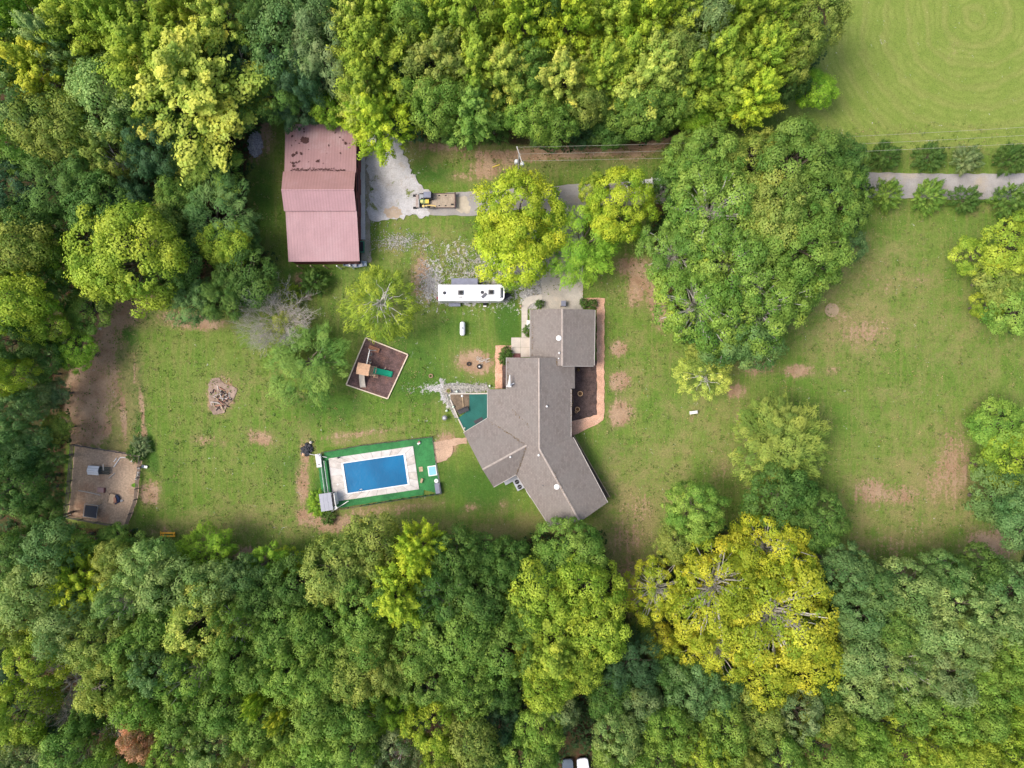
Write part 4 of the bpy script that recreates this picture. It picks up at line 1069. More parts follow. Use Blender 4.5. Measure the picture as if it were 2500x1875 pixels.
# basin
def basin():
    m = bpy.data.materials.new('pool_water')
    nt, N, L, b = nodes(m)
    co = coords(nt)
    n1 = noise(nt, co, .22, 3, .5); n2 = noise(nt, co, 1.6, 3, .5, .6)
    c = mix(nt, maprange(nt, n1, .35, .65), (.000, .115, .27), (.000, .150, .34))
    L.new(c, b.inputs['Base Color']); b.inputs['Roughness'].default_value = .12; b.inputs['Specular IOR Level'].default_value = .35
    bn = N.new('ShaderNodeBump'); bn.inputs['Strength'].default_value = .22; bn.inputs['Distance'].default_value = .1
    L.new(n2, bn.inputs['Height']); L.new(bn.outputs[0], b.inputs['Normal'])
    return m
MB().prism([tuple(w) for w in (w00, w10, w11, w01)], -.2, .10).build('pool_water', basin(), None, kind='structure')
o = thing('pool_ladder', 'small chrome ladder at the pool\'s lower left rim', 'ladder', (*V2(*Q5(895, 872)), .15), R(8))
for s_ in (-1, 1): MB().tube([(s_ * .22, -.3, 0), (s_ * .22, -.25, .5), (s_ * .22, .1, .55), (s_ * .22, .25, -.2)], .03, 6).build('rail', m_steel, o)
for k in range(2): MB().box((0, .22, -.05 - k * .0 - .1 * k), (.44, .08, .04)).build('step', m_white, o)
# shed
x, y, _ = P(*Q5(415, 1030), 2.3)
o = thing('pool_shed', 'small grey-roofed pump shed at the lower left corner of the pool', 'shed', (x, y, 0), R(8))
MB().box((0, 0, 1.0), (1.7, 2.4, 2.0)).build('wall', M('shed_wall', (.40, .38, .36), .8, .1, 1), o)
rfo = bpy.data.objects.new('roof', None); link(rfo, o)
for k in range(3): MB().box((-.62 + k * .62, 0, 2.12 - k * .04), (.6, 2.75, .06), ry=R(4)).build('roof_panel', M('light_grey_metal', (.37, .38, .44), .5, .06, 1), rfo)
MB().box((1.12, .15, 1.5), (.36, 1.4, .9)).build('pump_window', m_black, o)
MB().box((1.35, .2, 1.0), (.1, 1.9, 2.0)).build('door', m_white, o)
MB().box((1.2, -1.15, 1.6), (.5, .5, .06), rz=R(30)).build('hatch', m_white, o)
o = thing('filter_box', 'white pool filter box at the upper left corner of the pool turf', 'box', (*V2(*Q5(338, 460)), 0), R(8))
MB().box((0, 0, .4), (.75, 2.0, .8)).build('body', m_white, o); MB().box((0, 0, .83), (.8, 2.1, .06)).build('lid', M('off_white', (.66, .65, .66), .5, .05, 1), o)
MB().lathe((0, -.6, .86), [(.09, 0), (.09, .1)], 8).build('knob', m_dark, o); MB().lathe((0, .8, .86), [(.28, 0), (.2, .18)], 12).build('cap', m_white, o)
o = thing('pool_cover_reel', 'long rolled pool cover with pale bars along the pool\'s left side', 'cover reel', (*V2(*Q5(425, 720)), .05), R(98))
for k, mt in enumerate((m_turf, M('pale_bar', (.36, .44, .38), .6), M('dark_green_roll', (.02, .09, .04), .8), M('pale_bar', (.4, .4, .4)))):
    MB().tube([(-2.9 + k * .3, -.42 + k * .27, .45), (3.0, -.42 + k * .27, .45)], .09 if k % 2 else .14, 8).build('roll', mt, o)
for s_ in (-2.6, 2.9): MB().box((s_, 0, .22), (.08, 1.1, .44)).build('stand', m_steel, o)
def flat(name, lab, cat_, q, dims, mat, rz=R(8), z0=.055, extra=None):
    o = thing(name, lab, cat_, (*V2(*q), z0), rz)
    MB().box((0, 0, dims[2] / 2), dims).build('body', mat, o)
    if extra: extra(o)
    return o
flat('pool_mat', 'light blue tray with white rim on the turf right of the pool', 'tray', Q5(1856, 603), (1.35, 1.6, .14), m_white, extra=lambda o: MB().box((0, 0, .15), (1.1, 1.32, .03)).build('water', M('light_blue', (.22, .52, .72), .4, .05, 1), o))
flat('storage_bench', 'dark grey storage bench in the lower right pool corner', 'bench', Q5(1932, 835), (.8, 1.65, .55), m_blue, extra=lambda o: MB().box((.35, 0, .6), (.1, 1.6, .3)).build('backrest', m_dark, o))
flat('stepping_stone', 'square tan stone on the dark turf right of the pool', 'stone', Q5(1702, 582), (.6, .75, .08), m_wood)
flat('fallen_stool', 'tan stool lying on the turf below the square tan stone', 'stool', Q5(1712, 738), (.35, .6, .35), m_wood, rz=R(-20), extra=lambda o: MB().box((0, .36, .2), (.3, .08, .4)).build('leg', m_tan, o))
o = thing('pool_float', 'white round float next to the dark storage bench', 'float', (*V2(*Q5(1910, 738)), .06)); MB().ring((0, 0, 0), .32, .08, .24, 18).build('ring', m_white, o, smooth=True)
o = thing('life_ring', 'white and red bag at the upper right corner of the pool turf', 'bag', (*V2(*Q5(1675, 232)), .06), R(40)); MB().box((0, 0, .14), (.6, .38, .28), taper=.7).build('bag', m_white, o); MB().box((.18, .14, .2), (.3, .2, .25)).build('flap', M('dull_red', (.4, .12, .12)), o)
x, y = Q5(580, 788); o = thing('skimmer_lid', 'round white skimmer lid on the left pool deck', 'lid', (*V2(x, y), .155)); MB().lathe((0, 0, 0), [(.14, 0), (.13, .02)], 16).build('lid', m_white, o); MB().lathe((0, 0, .02), [(.04, 0), (.03, .02)], 8).build('handle', m_dark, o)
x, y = Q5(592, 425); o = thing('garden_statue', 'small grey statue at the upper left corner of the pool deck', 'statue', (*V2(x, y), .15)); MB().lathe((0, 0, 0), [(.16, 0), (.1, .3), (.14, .5), (.06, .62)], 10).build('figure', M('stone_grey', (.25, .23, .22)), o); MB().ball((0, 0, .72), .1).build('head', M('stone_grey', (.25, .23, .22)), o)
A = Vector((*V2(*Q5(390, 1222)), .1)); B = Vector((*V2(*Q5(740, 1000)), .9))
o = MB(tuple(A)).tube([tuple(A), tuple(B)], .055, 6).build('net_pole', m_rvw, None, label='long thin white pole leaning across the turf by the pool shed', cat='pole')
A = Vector((*V2(*Q5(150, 365)), .3)); B = Vector((*V2(*Q5(445, 420)), .5))
MB(tuple(A)).tube([tuple(A), tuple(B)], .06, 6).build('drain_pipe', m_steel, None, label='grey pipe running from the rock pile to the pool corner', cat='pipe')
# pool fence: posts and rails
fp = [Q5(385,352), Q5(900,258), Q5(1862,140), Q5(1912,500), Q5(1985,905), Q5(1745,940), Q5(1400,990), Q5(900,1072), Q5(560,1125)]
fo = V2(*fp[0]); fen = thing('pool_fence', 'low dark wire fence with thin posts around the pool turf', 'fence', (*fo, 0))
m_fence = M('fence_dark', (.10, .085, .075), .8, .2, 2)
for i in range(len(fp) - 1):
    A = Vector(V2(*fp[i])); B = Vector(V2(*fp[i + 1])); d = B - A; n = max(1, round(d.length / 1.9))
    mt = m_fence if i != 3 else m_steel
    MB((*fo, 0)).tube([(A.x, A.y, 1.1), (B.x, B.y, 1.1)], .035, 5).tube([(A.x, A.y, .15), (B.x, B.y, .15)], .03, 5).build('rail', mt, fen)
    for k in range(n):
        c = A + d * (k / n); MB((*fo, 0)).tube([(c.x, c.y, 0), (c.x, c.y, 1.2)], .05, 6).build('post', mt, fen)
    if i in (4, 5, 6): # sagging shade cloth on the lower side
        vs = []; m = 16; nn = Vector((-d.y, d.x)).normalized()
        for k in range(m + 1):
            c = A + d * (k / m); e = .12 * math.sin(k * 1.3 + i)
            vs += [(c.x + nn.x * e, c.y + nn.y * e, .08), (c.x + nn.x * e * .5, c.y + nn.y * e * .5, 1.05 + .06 * math.sin(k * 2.1))]
        s_ = MB((*fo, 0)).add(vs, [(2 * k, 2 * k + 2, 2 * k + 3, 2 * k + 1) for k in range(m)]).build('shade_cloth', m_turf, fen)
        s_.modifiers.new('s', 'SOLIDIFY').thickness = .02
# rock pile left of the pool
def pile(name, lab, cat_, px, py, rx_, ry_, n, mat, size=(.12, .3), seed=1, h=.4, mats=None):
    g = random.Random(seed); c = V2(px, py)
    o = thing(name, lab, cat_, (*c, 0)); mb = MB()
    for k in range(n):
        a = g.uniform(0, 6.28); q = g.random() ** .6
        s_ = g.uniform(*size)
        mb.box((rx_ * S * q * math.cos(a), ry_ * S * q * math.sin(a), h * (1 - q) + s_ * .3), (s_ * 1.3, s_, s_ * .7), g.uniform(0, 3), g.uniform(-.5, .5), g.uniform(-.5, .5), taper=g.uniform(.5, .9))
    mb.build('stones', mat, o, kind='stuff'); return o
o = pile('rock_pile', 'heap of grey rubble beside the bare earth left of the barn', 'rubble pile', 624, 352, 17, 30, 420, M('blue_grey_rubble', (.33, .33, .36), .9, .4, 5, col2=(.5, .48, .47), fine=.3), (.15, .4), 2, .8)
o = pile('junk_heap', 'small dark junk heap at the upper left corner of the pool', 'junk heap', 749, 1098, 13, 13, 60, m_dark, (.2, .5), 6, .5)
MB().ball((-.4, -.7, .3), .3).build('rock', m_tan, o); MB().ball((.7, 1.2, .25), .26).build('rock', m_walk, o)
# burn pile: each stick a part
o = thing('brush_pile', 'burnt brush pile of grey and reddish sticks on ashes', 'brush pile', (*V2(541, 975), 0))
sheet('ash_patch', [(508,938),(516,925),(535,922),(548,936),(572,945),(580,950),(570,975),(555,990),(548,1008),(536,1010),(520,1012),(512,1000),(510,965)], M('grey_ash', (.32, .235, .185), .95, .25, 1, col2=(.22, .155, .115), fine=.3), .02, .12, .4, seed=12)
g = random.Random(13)
for k in range(70):
    a = g.uniform(0, 3.14); q = (g.gauss(0, .75), g.gauss(0, .95)); L_ = g.uniform(.3, 1.3); zz = .08 + max(0, .3 - .2 * math.hypot(*q)) * g.uniform(.4, 1)
    mt = [GREYBARK, M('charred_wood', (.07, .05, .05), .9), M('reddish_board', (.40, .20, .14), .85), m_wood][g.choice([0, 1, 1, 2, 3])]
    MB().tube([(q[0] - L_ / 2 * math.cos(a), q[1] - L_ / 2 * math.sin(a), zz), (q[0] + L_ / 2 * math.cos(a), q[1] + L_ / 2 * math.sin(a), zz + g.uniform(-.1, .25))], g.uniform(.04, .10), 5).build('stick', mt, o)

# ---- fenced pen on the left
Q6 = lambda x, y: (130 + x / 6.634, 1060 + y / 6.634)
pen = [Q6(345,165), Q6(900,255), Q6(1450,350), Q6(1400,700), Q6(1365,1050), Q6(1200,1500), Q6(720,1420), Q6(240,1330), Q6(300,750)]
sheet('pen_floor', pen, m_pen, .02, .12, .7, seed=15)
fo = V2(*pen[0]); fen = thing('pen_fence', 'weathered board fence around the dirt pen on the left', 'fence', (*fo, 0))
m_fw = M('weathered_fence', (.17, .14, .13), .9, .25, 2, fine=.2)
for i in range(len(pen)):
    A = Vector(V2(*pen[i])); B = Vector(V2(*pen[(i + 1) % len(pen)])); d = B - A; n = max(1, round(d.length / 2.0))
    for k in range(n):
        c = A + d * (k / n); MB((*fo, 0)).box((c.x, c.y, .65), (.12, .12, 1.3), math.atan2(d.y, d.x)).build('post', m_fw, fen)
        m_ = A + d * ((k + .5) / n)
        for zz in (.35, .7, 1.05): MB((*fo, 0)).box((m_.x, m_.y, zz), (d.length / n, .05, .14), math.atan2(d.y, d.x)).build('board', m_fw, fen)
x, y, _ = P(*Q6(643, 588), .9)
o = thing('dog_house', 'white metal dog house in the upper half of the pen', 'dog house', (x, y, 0), R(-4))
MB().box((0, 0, .4), (1.55, 1.3, .8)).build('wall', m_steel, o)
rfo = bpy.data.objects.new('roof', None); link(rfo, o)
for s_ in (-1, 1):
    for k in range(2): MB().box((0.02 - .2 * (k * 0), s_ * (.18 + k * .36), 1.05 - .17 * k), (1.75, .35, .05), rx=-s_ * R(24)).build('roof_panel', m_rvw, rfo)
MB().box((-.79, 0, .35), (.04, .5, .6)).build('opening', m_black, o)
x, y, _ = P(*Q6(825, 590), .5)
o = thing('low_table', 'dark slatted table standing right of the white dog house', 'table', (x, y, 0), R(-4))
for k in range(5): MB().box((0, -.48 + k * .24, .5), (1.7, .2, .05)).build('slat', M('dark_green_grey', (.06, .065, .055), .8, .2, 2), o)
for sx in (-.7, .7):
    for sy in (-.45, .45): MB().box((sx, sy, .25), (.08, .08, .5)).build('leg', m_dark, o)
o = strip(Q6(843, 480), Q6(848, 580), .18, .56, .05, m_walk, 'pale_board'); tag(o, 'short pale board lying across the dark slatted table', 'board')
x, y, _ = P(*Q6(605, 1245), .8)
o = thing('trampoline', 'dark rectangular mat platform on a metal frame at the pen\'s bottom left', 'trampoline', (x, y, 0), R(-8))
MB().box((0.05, -.08, .8), (1.95, 1.85, .04)).build('mat', M('navy_mat', (.018, .028, .05), .6, .2, 1), o)
for s_ in (-1, 1): MB().tube([(s_ * 1.05, -1.05, .8), (s_ * 1.05, 1.0, .8)], .05, 6).build('frame_tube', m_steel, o); MB().tube([(-1.05, s_ * 1.0, .8), (1.05, s_ * 1.0, .8)], .05, 6).build('frame_tube', m_steel, o)
for sx in (-1, 1):
    for sy in (-1, 1): MB().tube([(sx * 1.05, sy, .8), (sx * 1.1, sy * 1.05, 0)], .04, 5).build('leg', m_steel, o)
for k in range(3): MB().tube([(.5 + k * .3, 1.1, .1), (.95 + k * .3, 2.0, .7)], .05, 5).build('ladder_pole', m_wood, o)
x, y, _ = P(*Q6(965, 1045), .5)
o = thing('tipped_cart', 'tan plywood cart tipped over with a dark blue tub inside it', 'cart', (x, y, 0), R(-14))
MB().box((-.2, -.05, .45), (.95, 1.45, .06), ry=R(-12)).build('plywood', M('plywood', (.56, .40, .27), .8, .1, 2), o)
MB().box((.38, -.1, .35), (.5, 1.1, .5), taper=.7, rz=R(20)).build('box', M('reddish_board', (.4, .2, .14)), o)
MB().tube([(.25, .62, .3), (.75, .25, .25), (.82, -.25, .2), (.35, -.85, .15)], [.2, .26, .24, .1], 8).build('tub', M('dark_blue_tub', (.02, .035, .09), .5, .1, 2), o)
for s_ in (-.5, .5):
    w_ = MB().lathe((0, 0, 0), [(.2, -.05), (.2, .05)], 12).build('wheel', m_black, o); w_.location = (-.72, s_, .22); w_.rotation_euler = (0, R(90), 0)
flat('pinkish_crate', 'flat pinkish crate with dark side in the middle of the pen', 'crate', Q6(785, 900), (1.0, .75, .3), M('pinkish_board', (.42, .27, .25), .85, .12, 2), rz=R(-3), z0=.02, extra=lambda o: MB().box((.56, -.02, .15), (.16, .78, .34)).build('side', M('dark_red_side', (.15, .05, .05)), o))
for (a, b), lab in zip(((Q6(415,912), Q6(770,985)), (Q6(985,530), Q6(1085,385)), (Q6(1085,378), Q6(1180,380)), (Q6(985,445), Q6(1035,385)), (Q6(1262,448), Q6(1330,385)), (Q6(905,712), Q6(1005,630))),
    ('long pale pipe lying left of the pinkish crate', 'white pipe slanting in the pen\'s upper right, longest there', 'white pipe lying level at the pen\'s upper right', 'short curved white pipe beside the slanting one', 'short white pipe near the twiggy corner shrub', 'thin pale stick on the dark earth stain')):
    A = Vector((*V2(*a), .08)); B = Vector((*V2(*b), .12)); m_ = (A + B) / 2 + Vector((.05, .05, .02))
    MB(tuple(A)).tube([tuple(A), tuple(m_), tuple(B)], .085, 6).build('pipe' if 'pipe' in lab else 'stick', m_white if 'white' in lab else m_walk, None, label=lab, cat='pipe' if 'pipe' in lab else 'stick')
for k, (q, lab) in enumerate(((Q6(1393,550), 'top white block of the four along the pen\'s right fence'), (Q6(1386,620), 'second white block from the top along the pen\'s right fence'), (Q6(1375,665), 'third white block from the top along the pen\'s right fence'), (Q6(1358,715), 'bottom white block of the four along the pen\'s right fence'))):
    o = thing('white_block', lab, 'block', (*V2(*q), .02), R(20 * k), group='white blocks along the pen fence')
    MB().box((0, 0, .14), (.42, .3, .28), taper=.85).build('block', m_white, o)
o = thing('folding_chair', 'tipped grey folding chair outside the pen\'s right fence', 'chair', (*V2(*Q6(1475, 520)), 0), R(-12))
MB().box((0, 0, .3), (.5, .45, .05), ry=R(30)).build('seat', m_steel, o); MB().box((.35, 0, .25), (.5, .4, .05)).build('backrest', m_steel, o)
for s_ in (-1, 1): MB().tube([(-.4, s_ * .22, .05), (.4, s_ * .22, .5)], .025, 5).build('leg', m_steel, o)
x, y = Q6(1315, 825); sheet('grass_tuft_patch', [Q6(1270,810), Q6(1310,790), Q6(1360,810), Q6(1360,845), Q6(1310,865), Q6(1270,845)], M('fresh_grass', (.12, .26, .02), .95, .2, 2), .04, .05, .2)
x, y = Q6(1118, 1075); o = thing('white_bucket', 'small white bucket right of the tipped cart', 'bucket', (*V2(x, y), .02)); MB().ring((0, 0, 0), .17, .13, .3, 14).build('wall', m_white, o); MB().lathe((0, 0, 0), [(.13, 0), (.13, .05)], 12).build('base', m_white, o)
o = thing('corner_gate', 'bent pale metal gate hinge frame at the pen\'s lower left corner', 'gate', (*V2(*Q6(235, 1320)), 0))
MB().tube([(0, 0, .3), (.5, .6, .9), (1.0, .4, .9)], .06, 6).build('frame', m_white, o); MB().tube([(0, 0, 0), (0, 0, 1.2)], .07, 6).build('post', m_white, o)
# orange bench
o = thing('orange_bench', 'bright orange two-board bench at the edge of the lower left wood', 'bench', (*V2(413.5, 1303.5), 0))
for s_ in (-1, 1): MB().box((0, s_ * .24, .45), (2.25, .26, .06)).build('board', m_orange, o)
for sx in (-.85, .85): MB().box((sx, 0, .21), (.12, .66, .42)).build('leg', m_orange, o)
MB().box((-1.13, .12, .5), (.1, .85, .1)).build('armrest', m_orange, o)
# yellow things at the upper lawn edge
x, y = 1024, 330
o = thing('yellow_mower', 'yellow ride-on mower deck with open seat frame at the wood edge', 'mower', (*V2(x, y), 0))
MB().box((0, -.35, .45), (1.05, .45, .4)).build('deck', m_orange, o)
for s_ in (-1, 1): MB().box((s_ * .45, .2, .6), (.14, .7, .12)).build('frame', m_orange, o)
MB().box((0, .05, .5), (.5, .4, .2)).build('seat', m_black, o)
for sx in (-.5, .5):
    for sy in (-.4, .4):
        w_ = MB().lathe((0, 0, 0), [(.2, -.08), (.2, .08)], 12).build('wheel', m_black, o); w_.location = (sx, sy, .2); w_.rotation_euler = (0, R(90), 0)
A = V2(1084, 321); B = V2(1108, 349)
o = MB((*A, 0)).tube([(*A, .15), (*B, .15)], .12, 6).build('orange_pipe', m_orange, None, label='rusty orange pipe sticking out of the wood edge, right of the yellow mower', cat='pipe')
A = V2(1202, 409); B = V2(1220, 402)
o = MB((*A, 0)).tube([(*A, .08), (*B, .08)], .09, 6).build('yellow_marker', m_yel, None, label='yellow plastic marker lying on bare ground left of the utility pole', cat='marker')
g = random.Random(6)
o = thing('stacked_rails', 'row of thin pale poles laid side by side left of the yellow mower', 'poles', (*V2(1000, 338), 0))
for k in range(6): MB().tube([(-.8 + k * .28, -.55, .05), (-.35 + k * .28, .75, .12)], .03, 5).build('pole', m_walk, o)
# utility pole and lines
hx = 9.5
tp = P(1268, 376, hx)
o = thing('utility_pole', 'wooden utility pole with crossarm and two grey transformers', 'utility pole', (tp[0], tp[1], 0))
MB().tube([(0, 0, -.2), (0, 0, hx)], [.2, .13], 10).build('post', M('grey_pole_wood', (.40, .38, .36), .9, .2, 3), o)
MB().box((0, 0, hx - .3), (.11, 2.5, .12), R(18)).build('crossarm', M('crossarm_grey', (.5, .48, .45), .8), o)
for sx, sy in ((-.42, -.55), (.45, -.9)):
    t_ = MB().lathe((sx, sy, hx - 2.3), [(.26, 0), (.3, .1), (.3, .8), (.2, .95)], 14).build('transformer', M('transformer_grey', (.62, .64, .66), .5), o)
    MB().lathe((sx, sy, hx - 1.35), [(.05, 0), (.05, .25)], 8).build('bushing', m_white, t_)
for s_ in (-1.1, 0, 1.1): MB().lathe((-s_ * .3, s_ * .95, hx - .2), [(.07, 0), (.05, .2)], 8).build('insulator', m_white, o)
ep = P(2640, 322, hx)
for k, (dy, lab) in enumerate(((1.05, 'uppermost pale power line crossing to the right edge'), (0, 'middle pale power line crossing to the right edge'), (-1.05, 'lowest pale power line crossing to the right edge'))):
    a = Vector((tp[0] - dy * .3, tp[1] + dy * .95, hx)); b = Vector((ep[0], ep[1] + dy * 1.15, hx)); pts = []
    for i in range(25):
        t = i / 24; p = a.lerp(b, t); p.z -= 1.5 * 4 * t * (1 - t); pts.append(tuple(p))
    MB(tuple(a)).tube(pts, .017, 4).build('power_line', M('pale_cable', (.42, .40, .34), .6), None, label=lab, cat='cable', group='power lines along the driveway')
# second pole beyond the right edge carrying the lines
o = thing('utility_pole', 'second wooden utility pole carrying the lines beyond the shrubs', 'utility pole', (ep[0], ep[1], 0))
MB().tube([(0, 0, -.2), (0, 0, hx + .2)], [.2, .13], 10).build('post', M('grey_pole_wood', (.4, .4, .4)), o); MB().box((0, 0, hx - .1), (.14, 2.8, .16)).build('crossarm', m_white, o)
# septic cover and lawn ornaments
x, y = V2(2031, 757)
sheet('bare_disc', [(2031 + 17 * math.cos(a), 757 + 17 * math.sin(a)) for a in np.linspace(0, 6.283, 29)[:-1]], M('disc_earth', (.36, .27, .17), .95, .15, 1, fine=.2), .0, .03, .3)
o = thing('bird_bath', 'white bird bath with reddish base alone on the east lawn', 'bird bath', (*V2(1691, 1008), 0))
MB().lathe((0, 0, 0), [(.3, 0), (.12, .1), (.1, .6)], 12).build('pedestal', M('terracotta', (.45, .25, .18)), o); MB().box((0.02, .1, .68), (1.3, .5, .12), R(8), taper=.8).build('basin', m_white, o)
# pale stones and chips along the house border
o = MB(); g = random.Random(31)
for k in range(1500):
    t = g.random(); x = 1083 + t * 108; y = 946 + g.gauss(0, 4.5)
    if g.random() < .25: x, y = 1083 + g.gauss(0, 3) + (y - 945) * .25, 950 + g.uniform(0, 70); x = 1081 + (y - 950) * .46 + g.gauss(0, 2)
    s_ = g.uniform(.05, .15); c = V2(x, y)
    o.box((c[0], c[1], s_ * .2), (s_ * 1.3, s_, s_ * .6), g.uniform(0, 3), taper=.7)
o.build('border_stones', M('pale_stones', (.38, .36, .32), .9, .25, 3), None, kind='stuff')
# loose stones on the parking ground
o = MB(); g = random.Random(32)
for k in range(4200):
    x, y, rx_, ry_ = g.choice([(1270, 655, 60, 50), (1130, 650, 110, 45), (1040, 690, 22, 50), (1300, 700, 30, 50), (975, 590, 60, 25), (940, 460, 50, 70)])
    c = V2(x + g.gauss(0, rx_ * .5), y + g.gauss(0, ry_ * .5)); s_ = g.uniform(.04, .13)
    o.box((c[0], c[1], s_ * .2), (s_ * 1.4, s_, s_ * .6), g.uniform(0, 3), taper=.7)
o.build('loose_gravel', M('pale_gravel', (.44, .42, .40), .9, .3, 3), None, kind='stuff')
# fallen limbs
for x, y, a, L_, lab, mt in ((2040, 1695, -.9, 4.0, 'fallen brown trunk below the giant golden tree', M('brown_log', (.24, .15, .10), .9, .2, 2)), (1035, 290, -.2, 2.4, 'bleached bare branch between the yellow tree and the low front row', m_walk)):
    A = Vector((*V2(x, y), .4)); d = Vector((math.cos(a), math.sin(a), .05)) * L_
    MB(tuple(A)).tube([tuple(A - d / 2), tuple(A + Vector((.1, .2, .1))), tuple(A + d / 2)], [.28, .22, .12] if 'trunk' in lab else [.06, .05, .03], 7).build('fallen_log' if 'trunk' in lab else 'fallen_branch', mt, None, label=lab, cat='log' if 'trunk' in lab else 'branch')
# ------------------------------------------------------------------ trees
def leaf_mat(name='leaves', trans=0.27):
    m = bpy.data.materials.new(name)
    nt, N, L, b = nodes(m)
    oi = N.new('ShaderNodeObjectInfo')
    a = N.new('ShaderNodeAttribute'); a.attribute_name = 'tint'
    s = N.new('ShaderNodeSeparateColor'); L.new(a.outputs['Color'], s.inputs[0])
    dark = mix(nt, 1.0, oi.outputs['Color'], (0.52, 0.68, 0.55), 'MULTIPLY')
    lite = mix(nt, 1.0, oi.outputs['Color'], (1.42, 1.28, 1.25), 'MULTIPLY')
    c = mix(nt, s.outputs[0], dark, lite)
    oc = coords(nt)
    c = mix(nt, maprange(nt, noise(nt, oc, .22, 3, .6), .42, .62, 0, .75), c, mix(nt, 1.0, c, (.74, .92, .9), 'MULTIPLY'))
    c = mix(nt, maprange(nt, noise(nt, oc, .5, 3, .6, .5), .56, .70, 0, .7), c, mix(nt, 1.0, c, (1.25, 1.04, .72), 'MULTIPLY'))
    g = maprange(nt, s.outputs[1], 0, 1, 0.80, 1.20, smooth=False)
    cm = N.new('ShaderNodeCombineColor')
    for i in range(3): L.new(g, cm.inputs[i])
    c = mix(nt, 1.0, c, cm.outputs[0], 'MULTIPLY')
    L.new(c, b.inputs['Base Color'])
    b.inputs['Roughness'].default_value = 0.62
    la = N.new('ShaderNodeAttribute'); la.attribute_name = 'lump'
    vt = N.new('ShaderNodeVectorTransform'); vt.vector_type = 'NORMAL'; vt.convert_from = 'OBJECT'; vt.convert_to = 'WORLD'
    L.new(la.outputs['Vector'], vt.inputs[0])
    ge = N.new('ShaderNodeNewGeometry')
    mv = N.new('ShaderNodeMix'); mv.data_type = 'VECTOR'; mv.inputs[0].default_value = 0.38
    L.new(ge.outputs['Normal'], mv.inputs[4]); L.new(vt.outputs[0], mv.inputs[5])
    nv = N.new('ShaderNodeVectorMath'); nv.operation = 'NORMALIZE'; L.new(mv.outputs[1], nv.inputs[0])
    L.new(nv.outputs[0], b.inputs['Normal'])
    b.inputs['Specular IOR Level'].default_value = 0.22
    tr = N.new('ShaderNodeBsdfTranslucent'); L.new(mix(nt, 1.0, c, (1.15, 1.2, 0.6), 'MULTIPLY'), tr.inputs[0])
    ms = N.new('ShaderNodeMixShader'); ms.inputs[0].default_value = trans
    L.new(b.outputs[0], ms.inputs[1]); L.new(tr.outputs[0], ms.inputs[2])
    L.new(ms.outputs[0], N['Material Output'].inputs[0])
    return m
LEAF = leaf_mat()

def unit(v): return v / np.maximum(np.linalg.norm(v, axis=-1, keepdims=True), 1e-9)

def leaves_mesh(name, c, n, t, ln, wd, tint, pn=None):
    """rhombic leaves: centres, normals, long axes, lengths, widths"""
    t = unit(t - n * np.sum(t * n, -1, keepdims=True))
    bb = np.cross(n, t)
    v = np.stack([c - t * ln[:, None] / 2, c + bb * wd[:, None] / 2 + t * ln[:, None] * .08, c + t * ln[:, None] / 2, c - bb * wd[:, None] / 2 + t * ln[:, None] * .08], 1).reshape(-1, 3)
    f = np.arange(len(c) * 4).reshape(-1, 4)
    me = np_mesh(name, v, f)
    a = me.color_attributes.new('tint', 'FLOAT_COLOR', 'POINT')
    tt = np.repeat(np.concatenate([tint, np.zeros((len(c), 1)), np.ones((len(c), 1))], 1), 4, axis=0)
    a.data.foreach_set('color', tt.astype(np.float32).ravel())
    a = me.attributes.new('lump', 'FLOAT_VECTOR', 'POINT')      # rounded form of the twig a leaf sits on, for soft shading
    a.data.foreach_set('vector', np.repeat(n if pn is None else pn, 4, axis=0).astype(np.float32).ravel())
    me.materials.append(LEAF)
    return me

